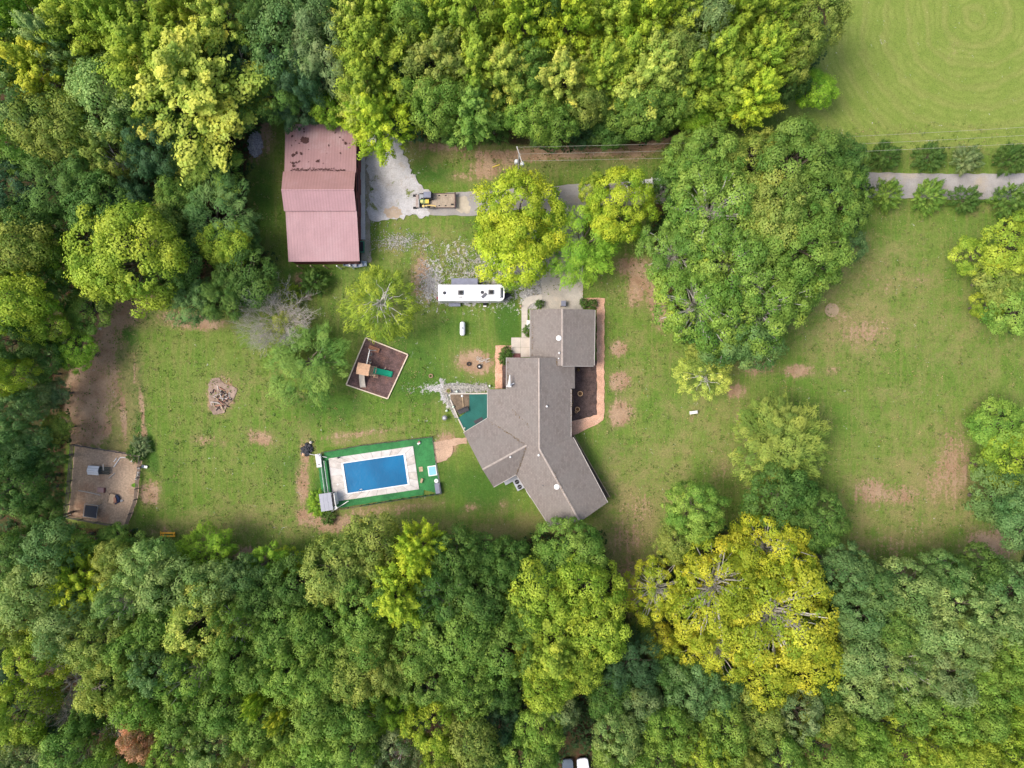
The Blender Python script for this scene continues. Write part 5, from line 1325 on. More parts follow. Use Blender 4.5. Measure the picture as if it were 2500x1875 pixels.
def crown(seed, Rr, up, zc, puff=0.95, dens=1.0, leaf=0.34, stretch=1.0, style='B', cover=1.0, lumps=0.28, leafk=62):
    g = np.random.default_rng(seed)
    area = 2 * math.pi * Rr * (Rr + up) / 2 * 1.25
    npf = int(area / (math.pi * puff * puff) * 1.55 * cover)
    # even spread of directions with jitter
    i = np.arange(npf) + .5
    zz = 1 - i / npf * 1.5
    ph = i * 2.39996
    rr = np.sqrt(np.clip(1 - zz * zz, 0, 1))
    d = unit(np.stack([rr * np.cos(ph), rr * np.sin(ph), zz], -1) + g.normal(0, .09, (npf, 3)))
    lob = unit(g.normal(0, 1, (9, 3)) + np.array([0, 0, .3])); la = g.uniform(-lumps, lumps * 1.1, 9)
    rad = 1 + sum(la[k] * np.clip(d @ lob[k], 0, 1) ** 4 for k in range(9)) + g.normal(0, .10, npf)
    rad = np.clip(rad / np.mean(rad), .62, 1.16)
    inner = g.random(npf) < .22
    rad = np.where(inner, rad * g.uniform(.55, .85, npf), rad)
    prof = np.ones(npf)
    if style == 'S':      # tall crown, narrowing to the top
        prof = 1 - .62 * np.clip(d[:, 2], 0, 1) ** 1.3
    pc = d * rad[:, None] * np.array([Rr, Rr, up]) * prof[:, None] * np.array([1, 1, 1 / 1]) 
    pc[:, 2] = d[:, 2] * rad * up
    pc = pc * (1 - puff * .45 / Rr)
    pc[:, 2] += zc
    ax = unit(d * np.array([1, 1, 1]) + np.array([0, 0, .9 if style in 'S' else .35]))
    pr = puff * np.clip(g.lognormal(-.08, .38, npf), .45, 1.75)
    if style == 'S': pr *= (1.1 - .35 * np.clip(d[:, 2], 0, 1))
    pv = np.clip(.5 + g.normal(0, .26, npf), 0, 1)
    k = np.maximum((leafk * dens * pr ** 2 * (1 + .5 * (stretch - 1))).astype(int), 8)
    own = np.repeat(np.arange(npf), k); n = len(own)
    q = unit(g.normal(0, 1, (n, 3)))
    A = ax[own]
    dot = np.sum(q * A, -1, keepdims=True)
    q = np.where(dot < -.05, q - 2 * dot * A, q)
    dot = np.abs(np.sum(q * A, -1, keepdims=True))
    shell = g.uniform(.80, 1.04, n)[:, None]
    # scalloped edge on every clump
    wob = 1 + .20 * np.sin(own[:, None] * 2.3 + 4 * q[:, 2:3]) * np.sin(own[:, None] * 1.7 + 5 * np.arctan2(q[:, 1:2], q[:, 0:1]))
    off = q * shell * wob
    if stretch != 1.0:
        along = np.sum(off * A, -1, keepdims=True)
        off = off + A * along * (stretch - 1) - (off - A * along) * .45 * np.clip(along, 0, 1)
    tf = unit(g.normal(0, 1, (npf * 7, 3)))[own * 7 + g.integers(0, 7, n)]      # seven tufts per clump
    tq = np.sum(q * tf, -1, keepdims=True)
    off = off * (1 + .30 * np.clip(tq, 0, 1) ** 3 - .10 * (tq < .2))
    pos = pc[own] + off * pr[own][:, None]
    nr = unit(q * 1.15 + g.normal(0, .34, (n, 3)) + np.array([0, 0, .22]))
    if style == 'F':      # needles and fine sprays run outward
        tan = unit(A + q * .7 + g.normal(0, .3, (n, 3)))
        nr = unit(nr + np.array([0, 0, .3]))
        ln = leaf * g.uniform(1.3, 2.3, n); wd = leaf * g.uniform(.22, .42, n)
    elif style == 'W':
        tan = unit(d[own] + g.normal(0, .25, (n, 3)))
        ln = leaf * g.uniform(1.5, 2.6, n); wd = leaf * g.uniform(.25, .45, n)
    else:
        tan = g.normal(0, 1, (n, 3))
        ln = leaf * g.uniform(.75, 1.35, n); wd = ln * g.uniform(.65, .95, n)
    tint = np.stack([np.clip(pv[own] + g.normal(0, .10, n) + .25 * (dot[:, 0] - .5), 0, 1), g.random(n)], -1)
    return leaves_mesh('crown', pos, nr, tan, ln, wd, tint, unit(q + .25 * d[own] + np.array([0, 0, .1]))), pc, d

def woody(seed, pc, zc, Rr, r0=.28, limbs=14, mat=None, forkz=.45, reach=.93):
    g = random.Random(seed); mb = MB()
    top = zc * .95
    pts = [(0, 0, -.1)]
    for i in range(1, 5): pts.append((g.uniform(-.15, .15) * i, g.uniform(-.15, .15) * i, top * i / 4))
    mb.tube(pts, [r0 * 1.25, r0, r0 * .85, r0 * .65, r0 * .4], 7)
    ids = list(range(len(pc))); g.shuffle(ids)
    for j in ids[:limbs]:
        e = Vector(pc[j])
        z0 = top * g.uniform(forkz, .9)
        k = z0 / top * 4; a = int(min(k, 3)); t = k - a
        st = Vector(pts[a]).lerp(Vector(pts[a + 1]), t)
        e = st.lerp(e, reach)
        m1 = st.lerp(e, .4) + Vector((g.uniform(-.4, .4), g.uniform(-.4, .4), g.uniform(.2, .7)))
        m2 = st.lerp(e, .75) + Vector((g.uniform(-.3, .3), g.uniform(-.3, .3), g.uniform(.0, .5)))
        mb.tube([st, m1, m2, e], [r0 * .42, r0 * .3, r0 * .19, r0 * .07], 5, cap=False)
    return mb.mesh('trunk', mat or BARK)

VAR = {}
def variant(key, n, **kw):
    limbs = kw.pop('limbs', 14); r0 = kw.pop('r0', .28); bark = kw.pop('bark', None); reach = kw.pop('reach', .93)
    lst = []
    for i in range(n):
        me, pc, d = crown(hash_(key) + i * 17, **kw)
        tm = woody(hash_(key) + i, pc, kw['zc'], kw['Rr'], r0, limbs, bark, reach=reach)
        lst.append((me, tm))
    VAR[key] = (lst, kw['Rr'], kw['zc'], kw['zc'] + kw['up'])
def hash_(s): return sum(ord(c) * (i + 3) * 31 for i, c in enumerate(s))

variant('B', 8, Rr=4.4, up=3.8, zc=10.0, puff=.92, leaf=.24, limbs=14, lumps=.46, leafk=185, cover=1.0)
variant('L', 3, Rr=7.0, up=5.4, zc=10.5, puff=1.0, leaf=.25, limbs=34, r0=.42, lumps=.42, leafk=180, cover=1.0)
variant('S', 7, Rr=3.7, up=8.2, zc=11.0, puff=.66, leaf=.23, stretch=2.6, style='S', limbs=14, lumps=.50, leafk=200, cover=.85)
variant('F', 4, Rr=4.4, up=4.4, zc=9.5, puff=.85, leaf=.26, stretch=1.5, style='F', limbs=14, lumps=.42, cover=.95, leafk=150)
variant('D', 3, Rr=5.0, up=4.2, zc=8.5, puff=.85, leaf=.21, limbs=12, lumps=.22, leafk=280, cover=1.0)
variant('O', 3, Rr=6.2, up=5.0, zc=10.0, puff=.85, leaf=.24, limbs=70, r0=.34, bark=PALEBARK, lumps=.40, cover=.78, reach=1.04, leafk=180)
variant('W', 5, Rr=2.2, up=1.7, zc=1.7, puff=.40, leaf=.24, style='W', stretch=2.2, limbs=14, r0=.08, lumps=.34, cover=.85, leafk=210)
variant('T', 2, Rr=3.4, up=3.2, zc=5.6, puff=.62, leaf=.24, stretch=1.5, style='F', limbs=26, r0=.16, bark=PALEBARK, lumps=.4, cover=.8, leafk=130)

COLR = {  # leaf colours
 'y': ((.45, .545, .045), 'bright yellow'), 'Y': ((.50, .56, .105), 'pale yellow-green'), 'v': ((.350, .445, .052), 'yellow-green'),
 'g': ((.205, .320, .062), 'mid green'), 'd': ((.112, .205, .044), 'dark green'), 't': ((.170, .285, .092), 'blue-green'),
 'k': ((.060, .130, .055), 'very dark green'), 'o': ((.290, .350, .072), 'olive green'), 'p': ((.295, .400, .130), 'pale grey-green'),
 'b': ((.29, .46, .045), 'fresh bright green'), 'r': ((.62, .34, .20), 'rusty pink dead-leaved'), 'q': ((.46, .475, .045), 'golden yellow'),
 's': ((.23, .30, .125), 'grey-green'), 'n': ((.245, .370, .066), 'grass green'),
}
KIND = {'B': 'leafy tree', 'L': 'spreading leafy tree', 'S': 'tall pointed tree', 'F': 'feathery tree', 'D': 'rounded dense tree', 'O': 'open pale-limbed tree', 'W': 'shrub', 'T': 'wispy young tree'}
tr_rng = random.Random(11)
tree_n = [0]
def tree(x, y, r, h, typ, c, where, name='tree', cat='tree', group=None, label=None):
    lst, Rv, zc, top = VAR[typ]
    i = tree_n[0]; tree_n[0] += 1
    sz = h / top; hc = zc * sz
    sr = r * S * (H - hc) / H / Rv
    sr = sr * 1.04
    px, py, _ = P(x, y, hc)
    col, word = COLR[c]
    if label is None:
        label = f"{word} {KIND[typ]} {where}"
    o = thing(name, label, cat, (px, py, -.05), tr_rng.uniform(0, 6.28), group)
    o.scale = (sr * tr_rng.uniform(.94, 1.06), sr * tr_rng.uniform(.94, 1.06), sz)
    me, tm = lst[tr_rng.randrange(len(lst))]
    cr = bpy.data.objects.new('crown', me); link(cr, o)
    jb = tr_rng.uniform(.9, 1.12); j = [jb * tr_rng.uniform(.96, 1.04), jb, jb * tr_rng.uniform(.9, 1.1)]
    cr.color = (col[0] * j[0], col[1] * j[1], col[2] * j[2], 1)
    tk = bpy.data.objects.new('trunk', tm); link(tk, o)
    return o

TREES = []
def T(*a): TREES.append(a)
# upper left wood ------------------------------------------------
UL = 'trees of the upper left wood'
for a in [
 (455,215,118,20,'S','Y','with the widest pale crown, left of the rubble pile'),
 (380,150,95,21,'S','v','just above the widest pale crown of the upper left wood'),
 (535,45,62,22,'S','Y','leaning up to the top edge beside a bare white limb'),
 (450,20,60,22,'S','v','at the top edge, left of the palest leaning tree'),
 (225,60,85,21,'S','v','near the top edge, third of the light crowns from the corner'),
 (170,130,55,20,'S','p','below the light crowns near the top left corner'),
 (300,90,60,21,'S','v','between two light crowns near the top edge'),
 (70,40,70,21,'S','b','filling the top left corner'),
 (20,130,60,19,'B','d','at the left edge just under the corner tree'),
 (115,180,75,19,'S','q','alone among darker trees below the top left corner'),
 (45,270,72,18,'B','p','at the left edge below the golden tree'),
 (140,330,80,17,'B','o','right of the pale tree on the left edge'),
 (245,235,80,17,'B','p','between the golden tree and the wide pale crown'),
 (60,370,60,15,'B','g','at the left edge above a dark hollow'),
 (340,300,70,15,'F','d','tucked below the wide pale crown'),
 (285,385,55,14,'T','o','with one bent bare limb, deep in the wood'),
 (215,330,45,14,'B','v','small one right of the olive tree'),
 (380,370,70,13,'F','k','in the dark hollow west of the barn'),
 (160,440,85,14,'F','d','in the dark middle of the left wood'),
 (40,480,75,14,'B','k','at the left edge beside the dark hollow'),
 (240,500,75,14,'B','d','above the big yellow tree of the left wood'),
 (325,510,60,12,'F','k','upper right of the big yellow tree'),
 (90,550,60,15,'B','d','left of the big yellow tree, in shade'),
 (500,398,78,9,'F','n','below the rubble pile, with drooping sprays'),
 (460,330,50,12,'F','d','left of the reddish gap beneath the wide pale crown'),
 (430,480,50,10,'B','g','beside the mown strip west of the barn'),
 (524,535,84,9,'F','t','with long dusty sprays, left of the barn'),
 (594,604,46,7,'F','d','nearest to the barn\'s lower left corner'),
 (315,625,118,17,'D','v','the largest yellow crown of the left wood, above the bare bank'),
 (400,560,50,13,'B','o','upper right shoulder of the largest yellow crown'),
 (420,650,60,12,'B','d','right of the largest yellow crown'),
 (550,605,55,10,'B','v','light crown between dark trees below the dusty sprays'),
 (590,678,68,9,'B','d','dark one above the dead grey bush'),
 (560,720,50,10,'F','d','shaded one left of the dead grey bush'),
 (472,735,50,9,'F','t','feathery one over the pinkish bare bank'),
 (160,630,48,10,'B','b','left of the largest yellow crown'),
 (55,600,75,16,'B','o','at the left edge, level with the largest yellow crown'),
 (110,690,58,12,'F','d','between the left edge and the corner of the lawn'),
 (45,735,72,16,'B','v','at the left edge, level with the bare bank'),
 (106,790,60,11,'B','v','overlooking the top left corner of the lawn'),
 (205,755,50,7,'B','n','right beside the top left corner of the lawn'),
 (183,862,42,7,'B','b','overhanging the bare slope on the left'),
 (100,870,46,9,'B','d','behind the tree that overhangs the bare slope'),
 (20,830,50,15,'B','d','at the left edge below the light tree'),
 (25,910,42,15,'B','v','small light crown on the left edge'),
 (78,975,44,9,'B','s','grey one left of the bare slope'),
 (30,1000,45,13,'B','t','on the left edge beside a grey crown'),
 (132,960,32,6,'B','s','small one against the bare slope'),
 (140,1045,32,6,'B','o','at the upper left corner of the fenced pen'),
 (66,1085,48,10,'B','t','west of the fenced pen, upper one'),
 (20,1100,50,14,'B','t','on the left edge west of the pen'),
 (112,1120,36,9,'F','d','touching the upper left corner post of the pen'),
 (30,1180,60,14,'B','d','on the left edge, level with the pen'),
 (80,1200,58,9,'F','d','dark mass west of the pen'),
 (112,1268,40,9,'B','d','at the lower left corner of the pen'),
 (690,75,92,17,'B','t','behind the barn, near the top edge'),
 (640,40,60,17,'F','d','at the top edge left of the grey willowy tree'),
 (793,120,88,16,'F','s','willowy, standing behind the barn'),
 (740,190,60,14,'F','k','in shade behind the barn'),
 (793,20,60,19,'B','t','at the top edge above the willowy tree'),
 (690,215,60,12,'F','d','feathery shade tree behind the barn, left'),
 (725,255,48,9,'F','k','low one touching the back of the barn'),
 (795,262,38,9,'B','b','small, at the barn\'s back right corner'),
 (630,250,44,7,'F','d','low one above the mown strip'),
 (570,270,50,11,'B','g','above the rubble pile'),
 (600,170,60,13,'F','k','in the dark gap right of the wide pale crown'),
 (560,110,45,14,'F','k','under the leaning pale tree at the top'),
]: T(*a, UL)
UM = 'trees of the upper middle wood'
for a in [
 (870,50,55,22,'S','Y','right of the grey willowy tree, at the top edge'),
 (935,40,60,22,'S','v','second bright one along the top edge'),
 (925,140,78,20,'S','v','tall one above the barn\'s back right corner'),
 (905,215,52,17,'S','v','between the tall one and the yellow one by the barn'),
 (926,296,60,15,'S','y','overhanging the white trailer beside the barn'),
 (890,255,48,15,'S','Y','upper shoulder of the yellow tree by the barn'),
 (985,190,40,13,'F','k','dark gap tree right of the yellow tree by the barn'),
 (1000,300,36,8,'F','k','low one at the end of the gravel'),
 (1010,60,55,19,'B','n','top edge, between two bright rows'),
 (1070,60,60,21,'S','v','top edge, fourth of the bright row'),
 (1150,60,70,22,'S','v','top edge, fifth of the bright row'),
 (1085,165,75,19,'S','o','second row, above the open mown strip'),
 (1080,250,62,15,'B','n','front of the wood above the loader'),
 (1160,190,65,18,'S','v','second row, left of the slender pale one'),
 (1230,195,55,18,'S','Y','slender pale one in the second row'),
 (1155,275,60,15,'S','n','front row above the first yellow shade tree'),
 (1275,60,68,23,'S','y','brightest on the top edge'),
 (1290,170,50,17,'B','g','below the brightest one of the top edge'),
 (1390,70,70,22,'S','y','right of the brightest one of the top edge'),
 (1335,30,45,20,'B','d','between the two brightest crowns'),
 (1370,195,65,18,'S','Y','middle of the wood beside a black gap'),
 (1300,280,58,14,'B','n','front row above the utility pole'),
 (1370,290,50,12,'B','g','front row, right of the utility pole'),
 (1440,250,50,14,'B','o','front row, second right of the pole'),
 (1467,195,58,18,'S','v','above a narrow front row tree'),
 (1490,50,60,21,'S','v','top edge, seventh of the bright row'),
 (1572,65,70,21,'S','y','top edge, eighth of the bright row'),
 (1530,170,55,17,'S','v','between two pale crowns of the second row'),
 (1580,190,72,19,'S','Y','palest crown near the drooping front row'),
 (1560,270,62,14,'B','g','front row above the bare slope'),
 (1500,292,46,9,'B','d','low front row one over the powerline strip'),
 (1645,50,60,20,'S','v','top edge, ninth of the bright row'),
 (1655,140,60,18,'B','o','darker one between bright crowns near the hay field'),
 (1675,210,62,17,'S','v','second row near the hay field'),
 (1640,250,50,14,'B','n','front row beside the bare slope'),
 (1715,60,62,19,'B','s','grey one at the top edge near the hay field'),
 (1735,150,66,18,'S','v','third tree in from the hay field'),
 (1785,60,60,20,'S','v','top edge, third in from the hay field'),
 (1770,225,58,16,'S','v','front row, third in from the hay field'),
 (1845,150,62,19,'S','v','second row nearest the hay field but one'),
 (1835,245,50,16,'S','y','drooping over the mown strip next to the hay field'),
 (1870,50,66,20,'S','v','top edge, second in from the hay field'),
 (1945,130,58,17,'B','o','on the edge of the hay field, below the corner one'),
 (1975,45,68,18,'B','o','top edge, right on the hay field'),
 (1925,205,42,11,'B','d','low shaded one at the hay field corner'),
 (1985,215,46,8,'B','b','small lone one jutting into the hay field'),
 (1205,300,44,6,'F','d','low dark front row one above the first shade tree'),
 (1120,304,42,6,'F','d','low dark one, front row left of the pole'),
 (1420,312,42,6,'F','k','low dark one, front row right of the pole'),
 (1475,324,36,6,'F','d','low dark one at the powerline strip'),
 (1330,310,40,6,'F','d','low dark one directly above the pole'),
 (1600,290,40,8,'F','d','low dark one at the bare slope'),
 (1020,230,45,13,'B','n','upright, right of the dark gap'),
 (1700,290,40,10,'B','b','low at the wood\'s foot above the bare slope'),
]: T(*a, UM)
OK_ = 'trees of the big grove east of the house'
for a in [
 (1938,412,112,14,'L','g','top right quarter of the grove, touching the driveway shrubs'),
 (2050,398,58,11,'B','d','where the driveway leaves the grove'),
 (1725,410,88,13,'L','g','top left of the grove, over the driveway'),
 (1835,385,62,12,'B','o','top of the grove, under the power lines'),
 (1650,446,50,9,'B','d','beside the hidden white pickup'),
 (1745,515,112,15,'O','n','left middle of the grove, with forked white limbs'),
 (1870,520,80,15,'B','o','centre of the grove'),
 (2000,500,100,13,'L','g','right flank of the grove, over the lawn'),
 (1945,600,104,14,'L','g','lower right shoulder of the grove'),
 (2062,588,44,8,'B','t','lowest fringe on the grove\'s right side'),
 (1655,610,82,12,'O','g','left flank of the grove, beside the bare earth'),
 (1800,640,100,15,'O','n','middle of the grove below the forked limbs'),
 (1715,740,108,14,'O','n','lower left of the grove, with a long white fork'),
 (1865,745,104,14,'O','n','lower right of the grove, with fanned white twigs'),
 (1800,815,96,12,'O','t','lowest point of the grove'),
 (1715,870,38,8,'B','o','dull one under the grove\'s lowest edge'),
 (1930,690,62,10,'B','g','right side notch of the grove'),
]: T(*a, OK_)
T(1722,918,56,7,'T','Y','small wispy crown below the grove, on the lawn', None)
T(1270,535,98,13,'D','y','nearest the utility pole, over driveway and gravel', 'yellow shade trees over the driveway')
T(1260,610,82,10,'D','y','lower half of the left shade tree, over the stony parking', 'yellow shade trees over the driveway')
T(1510,505,74,12,'D','y','right of the bright green one, above the turning driveway', 'yellow shade trees over the driveway')
T(1448,462,34,9,'D','v','left shoulder of the right shade tree', 'yellow shade trees over the driveway')
T(1422,600,84,9,'F','b','directly above the garage driveway', 'yellow shade trees over the driveway')
T(932,735,76,9,'T','v','above the playground, drooping over its border', None)
T(757,885,84,7,'F','g','beside the dead grey bush, left of the playground', None)
T(700,820,50,5,'T','o','thin growth around the dead grey bush', None)
T(768,690,26,3,'W','d','low clump behind the barn\'s lower left corner', None)
T(712,722,22,3,'W','v','small clump by the wood, above the dead bush', None)
# east lawn
T(2480,610,72,12,'B','v','on the right edge below the driveway shrubs, upper one','trees on the right edge')
T(2378,622,46,7,'B','v','low arm reaching left from the right edge tree','trees on the right edge')
T(2445,680,58,9,'B','o','right edge group, middle one','trees on the right edge')
T(2480,745,58,9,'B','n','right edge group, lowest one','trees on the right edge')
T(2412,745,34,6,'B','v','small outlier of the right edge group','trees on the right edge')
T(2440,1045,62,8,'B','n','upper one of the lower right edge group','trees on the lower right edge')
T(2490,1120,72,9,'B','v','brightest of the lower right edge group','trees on the lower right edge')
T(2425,1140,50,7,'B','n','between the bright and the bluish one on the right edge','trees on the lower right edge')
T(2438,1225,72,9,'B','t','left bluish one of the lower right edge group','trees on the lower right edge')
T(2495,1270,62,13,'B','t','right bluish one, touching the right edge','trees on the lower right edge')
T(1905,1090,92,9,'F','o','sparse one on the east lawn above the darkest lawn tree', 'trees on the east lawn')
T(1895,1040,56,8,'F','o','upper part of the sparse lawn tree', 'trees on the east lawn')
T(1905,1215,72,11,'B','d','on the east lawn below the sparse one', 'trees on the east lawn')
T(1998,1272,62,10,'B','d','right of the yellow giant, on the lawn', 'trees on the east lawn')
T(1695,1250,66,12,'D','n','small round crown above the yellow giant', 'trees on the east lawn')
# yellow giant and neighbours
YG = 'golden trees on the lower right'
for a in [
 (1900,1500,138,15,'O','q','the giant with white limbs fanned from its centre'),
 (1760,1440,112,16,'O','q','left half of the giant pair, with a bent white limb'),
 (1880,1350,92,13,'O','q','upper crown above the giant'),
 (1975,1600,82,13,'B','q','lower right lobe of the giant'),
 (1745,1575,80,12,'O','q','lower left lobe of the pair'),
 (1870,1665,72,12,'B','q','lowest lobe of the giant'),
 (1608,1445,72,10,'O','q','left outlier over the bare track'),
 (1650,1330,50,9,'B','o','under the small round crown'),
 (1618,1575,40,8,'B','q','small lobe at the lower left of the pair'),
]: T(*a, YG)
LR = 'trees of the lower right wood'
for a in [
 (2065,1395,62,13,'B','t','first one right of the giant, at the lawn edge'),
 (2130,1430,58,13,'B','t','second one right of the giant, at the lawn edge'),
 (2210,1445,66,14,'B','p','third one right of the giant, at the lawn edge'),
 (2300,1405,44,13,'B','t','narrow one poking into the lawn'),
 (2375,1400,58,12,'B','d','dark one at the lawn edge near the right side'),
 (2450,1440,66,14,'B','t','lawn edge, next to the right side'),
 (2335,1480,66,15,'B','p','behind the narrow lawn edge one'),
 (2430,1510,62,15,'B','p','two in from the right side, upper rows'),
 (2100,1510,58,14,'B','t','beside the giant\'s right flank'),
 (2180,1530,52,15,'B','g','right of the flank tree'),
 (2255,1550,72,15,'B','p','middle of the lower right wood'),
 (2350,1570,62,16,'B','p','right of the middle one'),
 (2490,1580,62,16,'B','n','on the right side, middle rows'),
 (2105,1600,66,14,'B','p','lower flank of the giant'),
 (2190,1625,62,15,'O','p','behind the lower flank tree'),
 (2290,1650,62,16,'B','s','dull one in the middle rows'),
 (2395,1650,66,16,'B','n','middle rows, towards the right side'),
 (2470,1660,55,16,'B','n','right side, below the middle rows'),
 (2110,1690,58,14,'B','p','below the giant\'s lower right lobe'),
 (2210,1720,58,15,'B','n','over the fallen trunk'),
 (2310,1740,58,16,'B','n','third row from the bottom, right part'),
 (2400,1745,58,16,'B','n','third row from the bottom, next the right side'),
 (2480,1760,60,17,'B','v','right side, third row from the bottom'),
 (1690,1680,60,13,'B','t','below the giant\'s lower left lobe'),
 (1765,1700,50,12,'B','t','under the reddish gap of the giant'),
 (1640,1770,62,15,'B','n','bottom rows, left of the orange undergrowth track'),
 (1755,1785,62,15,'B','n','bottom rows below the bluish pair'),
 (1850,1760,58,14,'B','o','bottom rows below the giant'),
 (1945,1740,58,14,'B','s','bottom rows, grey one below the giant'),
 (2025,1760,52,14,'B','o','bottom rows, right of the grey one'),
 (2010,1690,45,12,'B','d','shaded one right of the giant\'s lowest lobe'),
 (2110,1800,58,16,'B','n','second row from the bottom, right part'),
 (2200,1810,58,16,'B','v','second row from the bottom, bright one'),
 (2290,1830,56,16,'B','v','bottom row, bright one toward the right'),
 (2370,1840,56,17,'B','v','bottom row, bright one near the right corner'),
 (2470,1850,62,17,'B','v','filling the bottom right corner'),
 (1910,1850,60,16,'B','n','bottom row, under the giant'),
 (2010,1850,58,16,'B','n','bottom row, right of the giant\'s axis'),
 (1815,1860,52,16,'B','o','bottom row, left of the giant\'s axis'),
 (1715,1850,56,16,'B','v','bottom row above the blue-grey gaps'),
 (2120,1870,52,16,'B','n','bottom edge, right of the small gaps'),
]: T(*a, LR)
LM = 'trees of the lower middle wood'
for a in [
 (890,1328,72,12,'B','o','below the pool shed, highest into the lawn'),
 (835,1400,78,14,'B','o','left shoulder below the pool shed tree'),
 (885,1480,72,15,'B','g','under the bright elongated one'),
 (1030,1340,44,16,'S','y','upper half of the bright elongated crown'),
 (975,1445,58,17,'S','y','lower half of the bright elongated crown'),
 (1105,1375,66,13,'B','d','lawn edge, right of the bright elongated crown'),
 (1180,1365,52,11,'B','d','lawn edge, left of the house corner'),
 (1250,1375,50,12,'B','d','touching the dark lawn edge beside the round green one'),
 (1390,1350,78,11,'D','n','round green one under the house\'s lower gable'),
 (1330,1405,50,12,'B','d','just left below the round green one'),
 (1090,1450,72,15,'O','d','second row, right of the bright elongated crown'),
 (1180,1460,68,15,'B','d','second row, in line with the patio'),
 (1310,1465,75,15,'B','v','second row below the round green one, left'),
 (1430,1435,78,15,'B','v','below the round green one, right'),
 (1455,1530,76,15,'B','v','right end bulge beside the track'),
 (1355,1570,84,16,'S','v','centre of the yellow-green group'),
 (1270,1500,50,14,'B','g','between dark and yellow-green groups'),
 (1125,1545,78,16,'B','g','middle rows, under the dark pair'),
 (1035,1575,66,15,'B','g','middle rows, left one'),
 (1215,1580,72,15,'B','g','middle rows, right one'),
 (1345,1665,62,15,'B','v','lowest of the yellow-green group'),
 (1410,1620,55,14,'B','v','right side of the yellow-green group'),
 (905,1560,66,14,'B','g','middle rows below the olive pair'),
 (875,1640,66,15,'B','o','lower rows below the olive pair'),
 (960,1640,52,14,'B','o','lower rows, second'),
 (1045,1660,62,15,'B','g','lower rows, third'),
 (1140,1670,62,15,'B','g','lower rows, fourth'),
 (1225,1680,50,12,'B','d','lower rows, shaded fifth'),
 (950,1735,56,11,'F','b','fan-leaved low one in a gap'),
 (860,1740,62,15,'B','n','left of the fan-leaved low one'),
 (1050,1765,62,16,'B','v','bright one right of the fan-leaved low one'),
 (1150,1810,68,16,'B','o','bottom rows below the middle'),
 (1090,1860,55,16,'B','v','bottom edge under the bright one'),
 (860,1835,62,16,'B','n','bottom edge, left part of the middle wood'),
 (950,1840,62,15,'B','s','bottom edge with a tuft of bare twigs'),
 (1215,1760,62,11,'F','k','deep shade left of the light round one'),
 (1320,1785,55,14,'B','n','light round one left of the track'),
 (1295,1860,60,16,'B','n','bottom edge left of the parked cars'),
 (1535,1620,66,11,'F','k','dark one where the track enters the wood'),
 (1490,1700,56,11,'B','d','beside the orange undergrowth'),
 (1580,1730,52,12,'B','s','right of the orange undergrowth'),
 (1520,1800,56,15,'B','p','upper right of the white parked car'),
 (1500,1862,50,15,'B','n','bottom edge right of the white parked car'),
 (1590,1860,60,16,'B','n','bottom edge, second right of the parked car'),
 (1360,1735,45,11,'B','s','dull one beneath the yellow-green group'),
 (1640,1640,48,11,'B','d','behind the giant\'s left outlier'),
 (1210,1850,48,14,'B','d','bottom edge in shade'),
]: T(*a, LM)
LL = 'trees of the lower left wood'
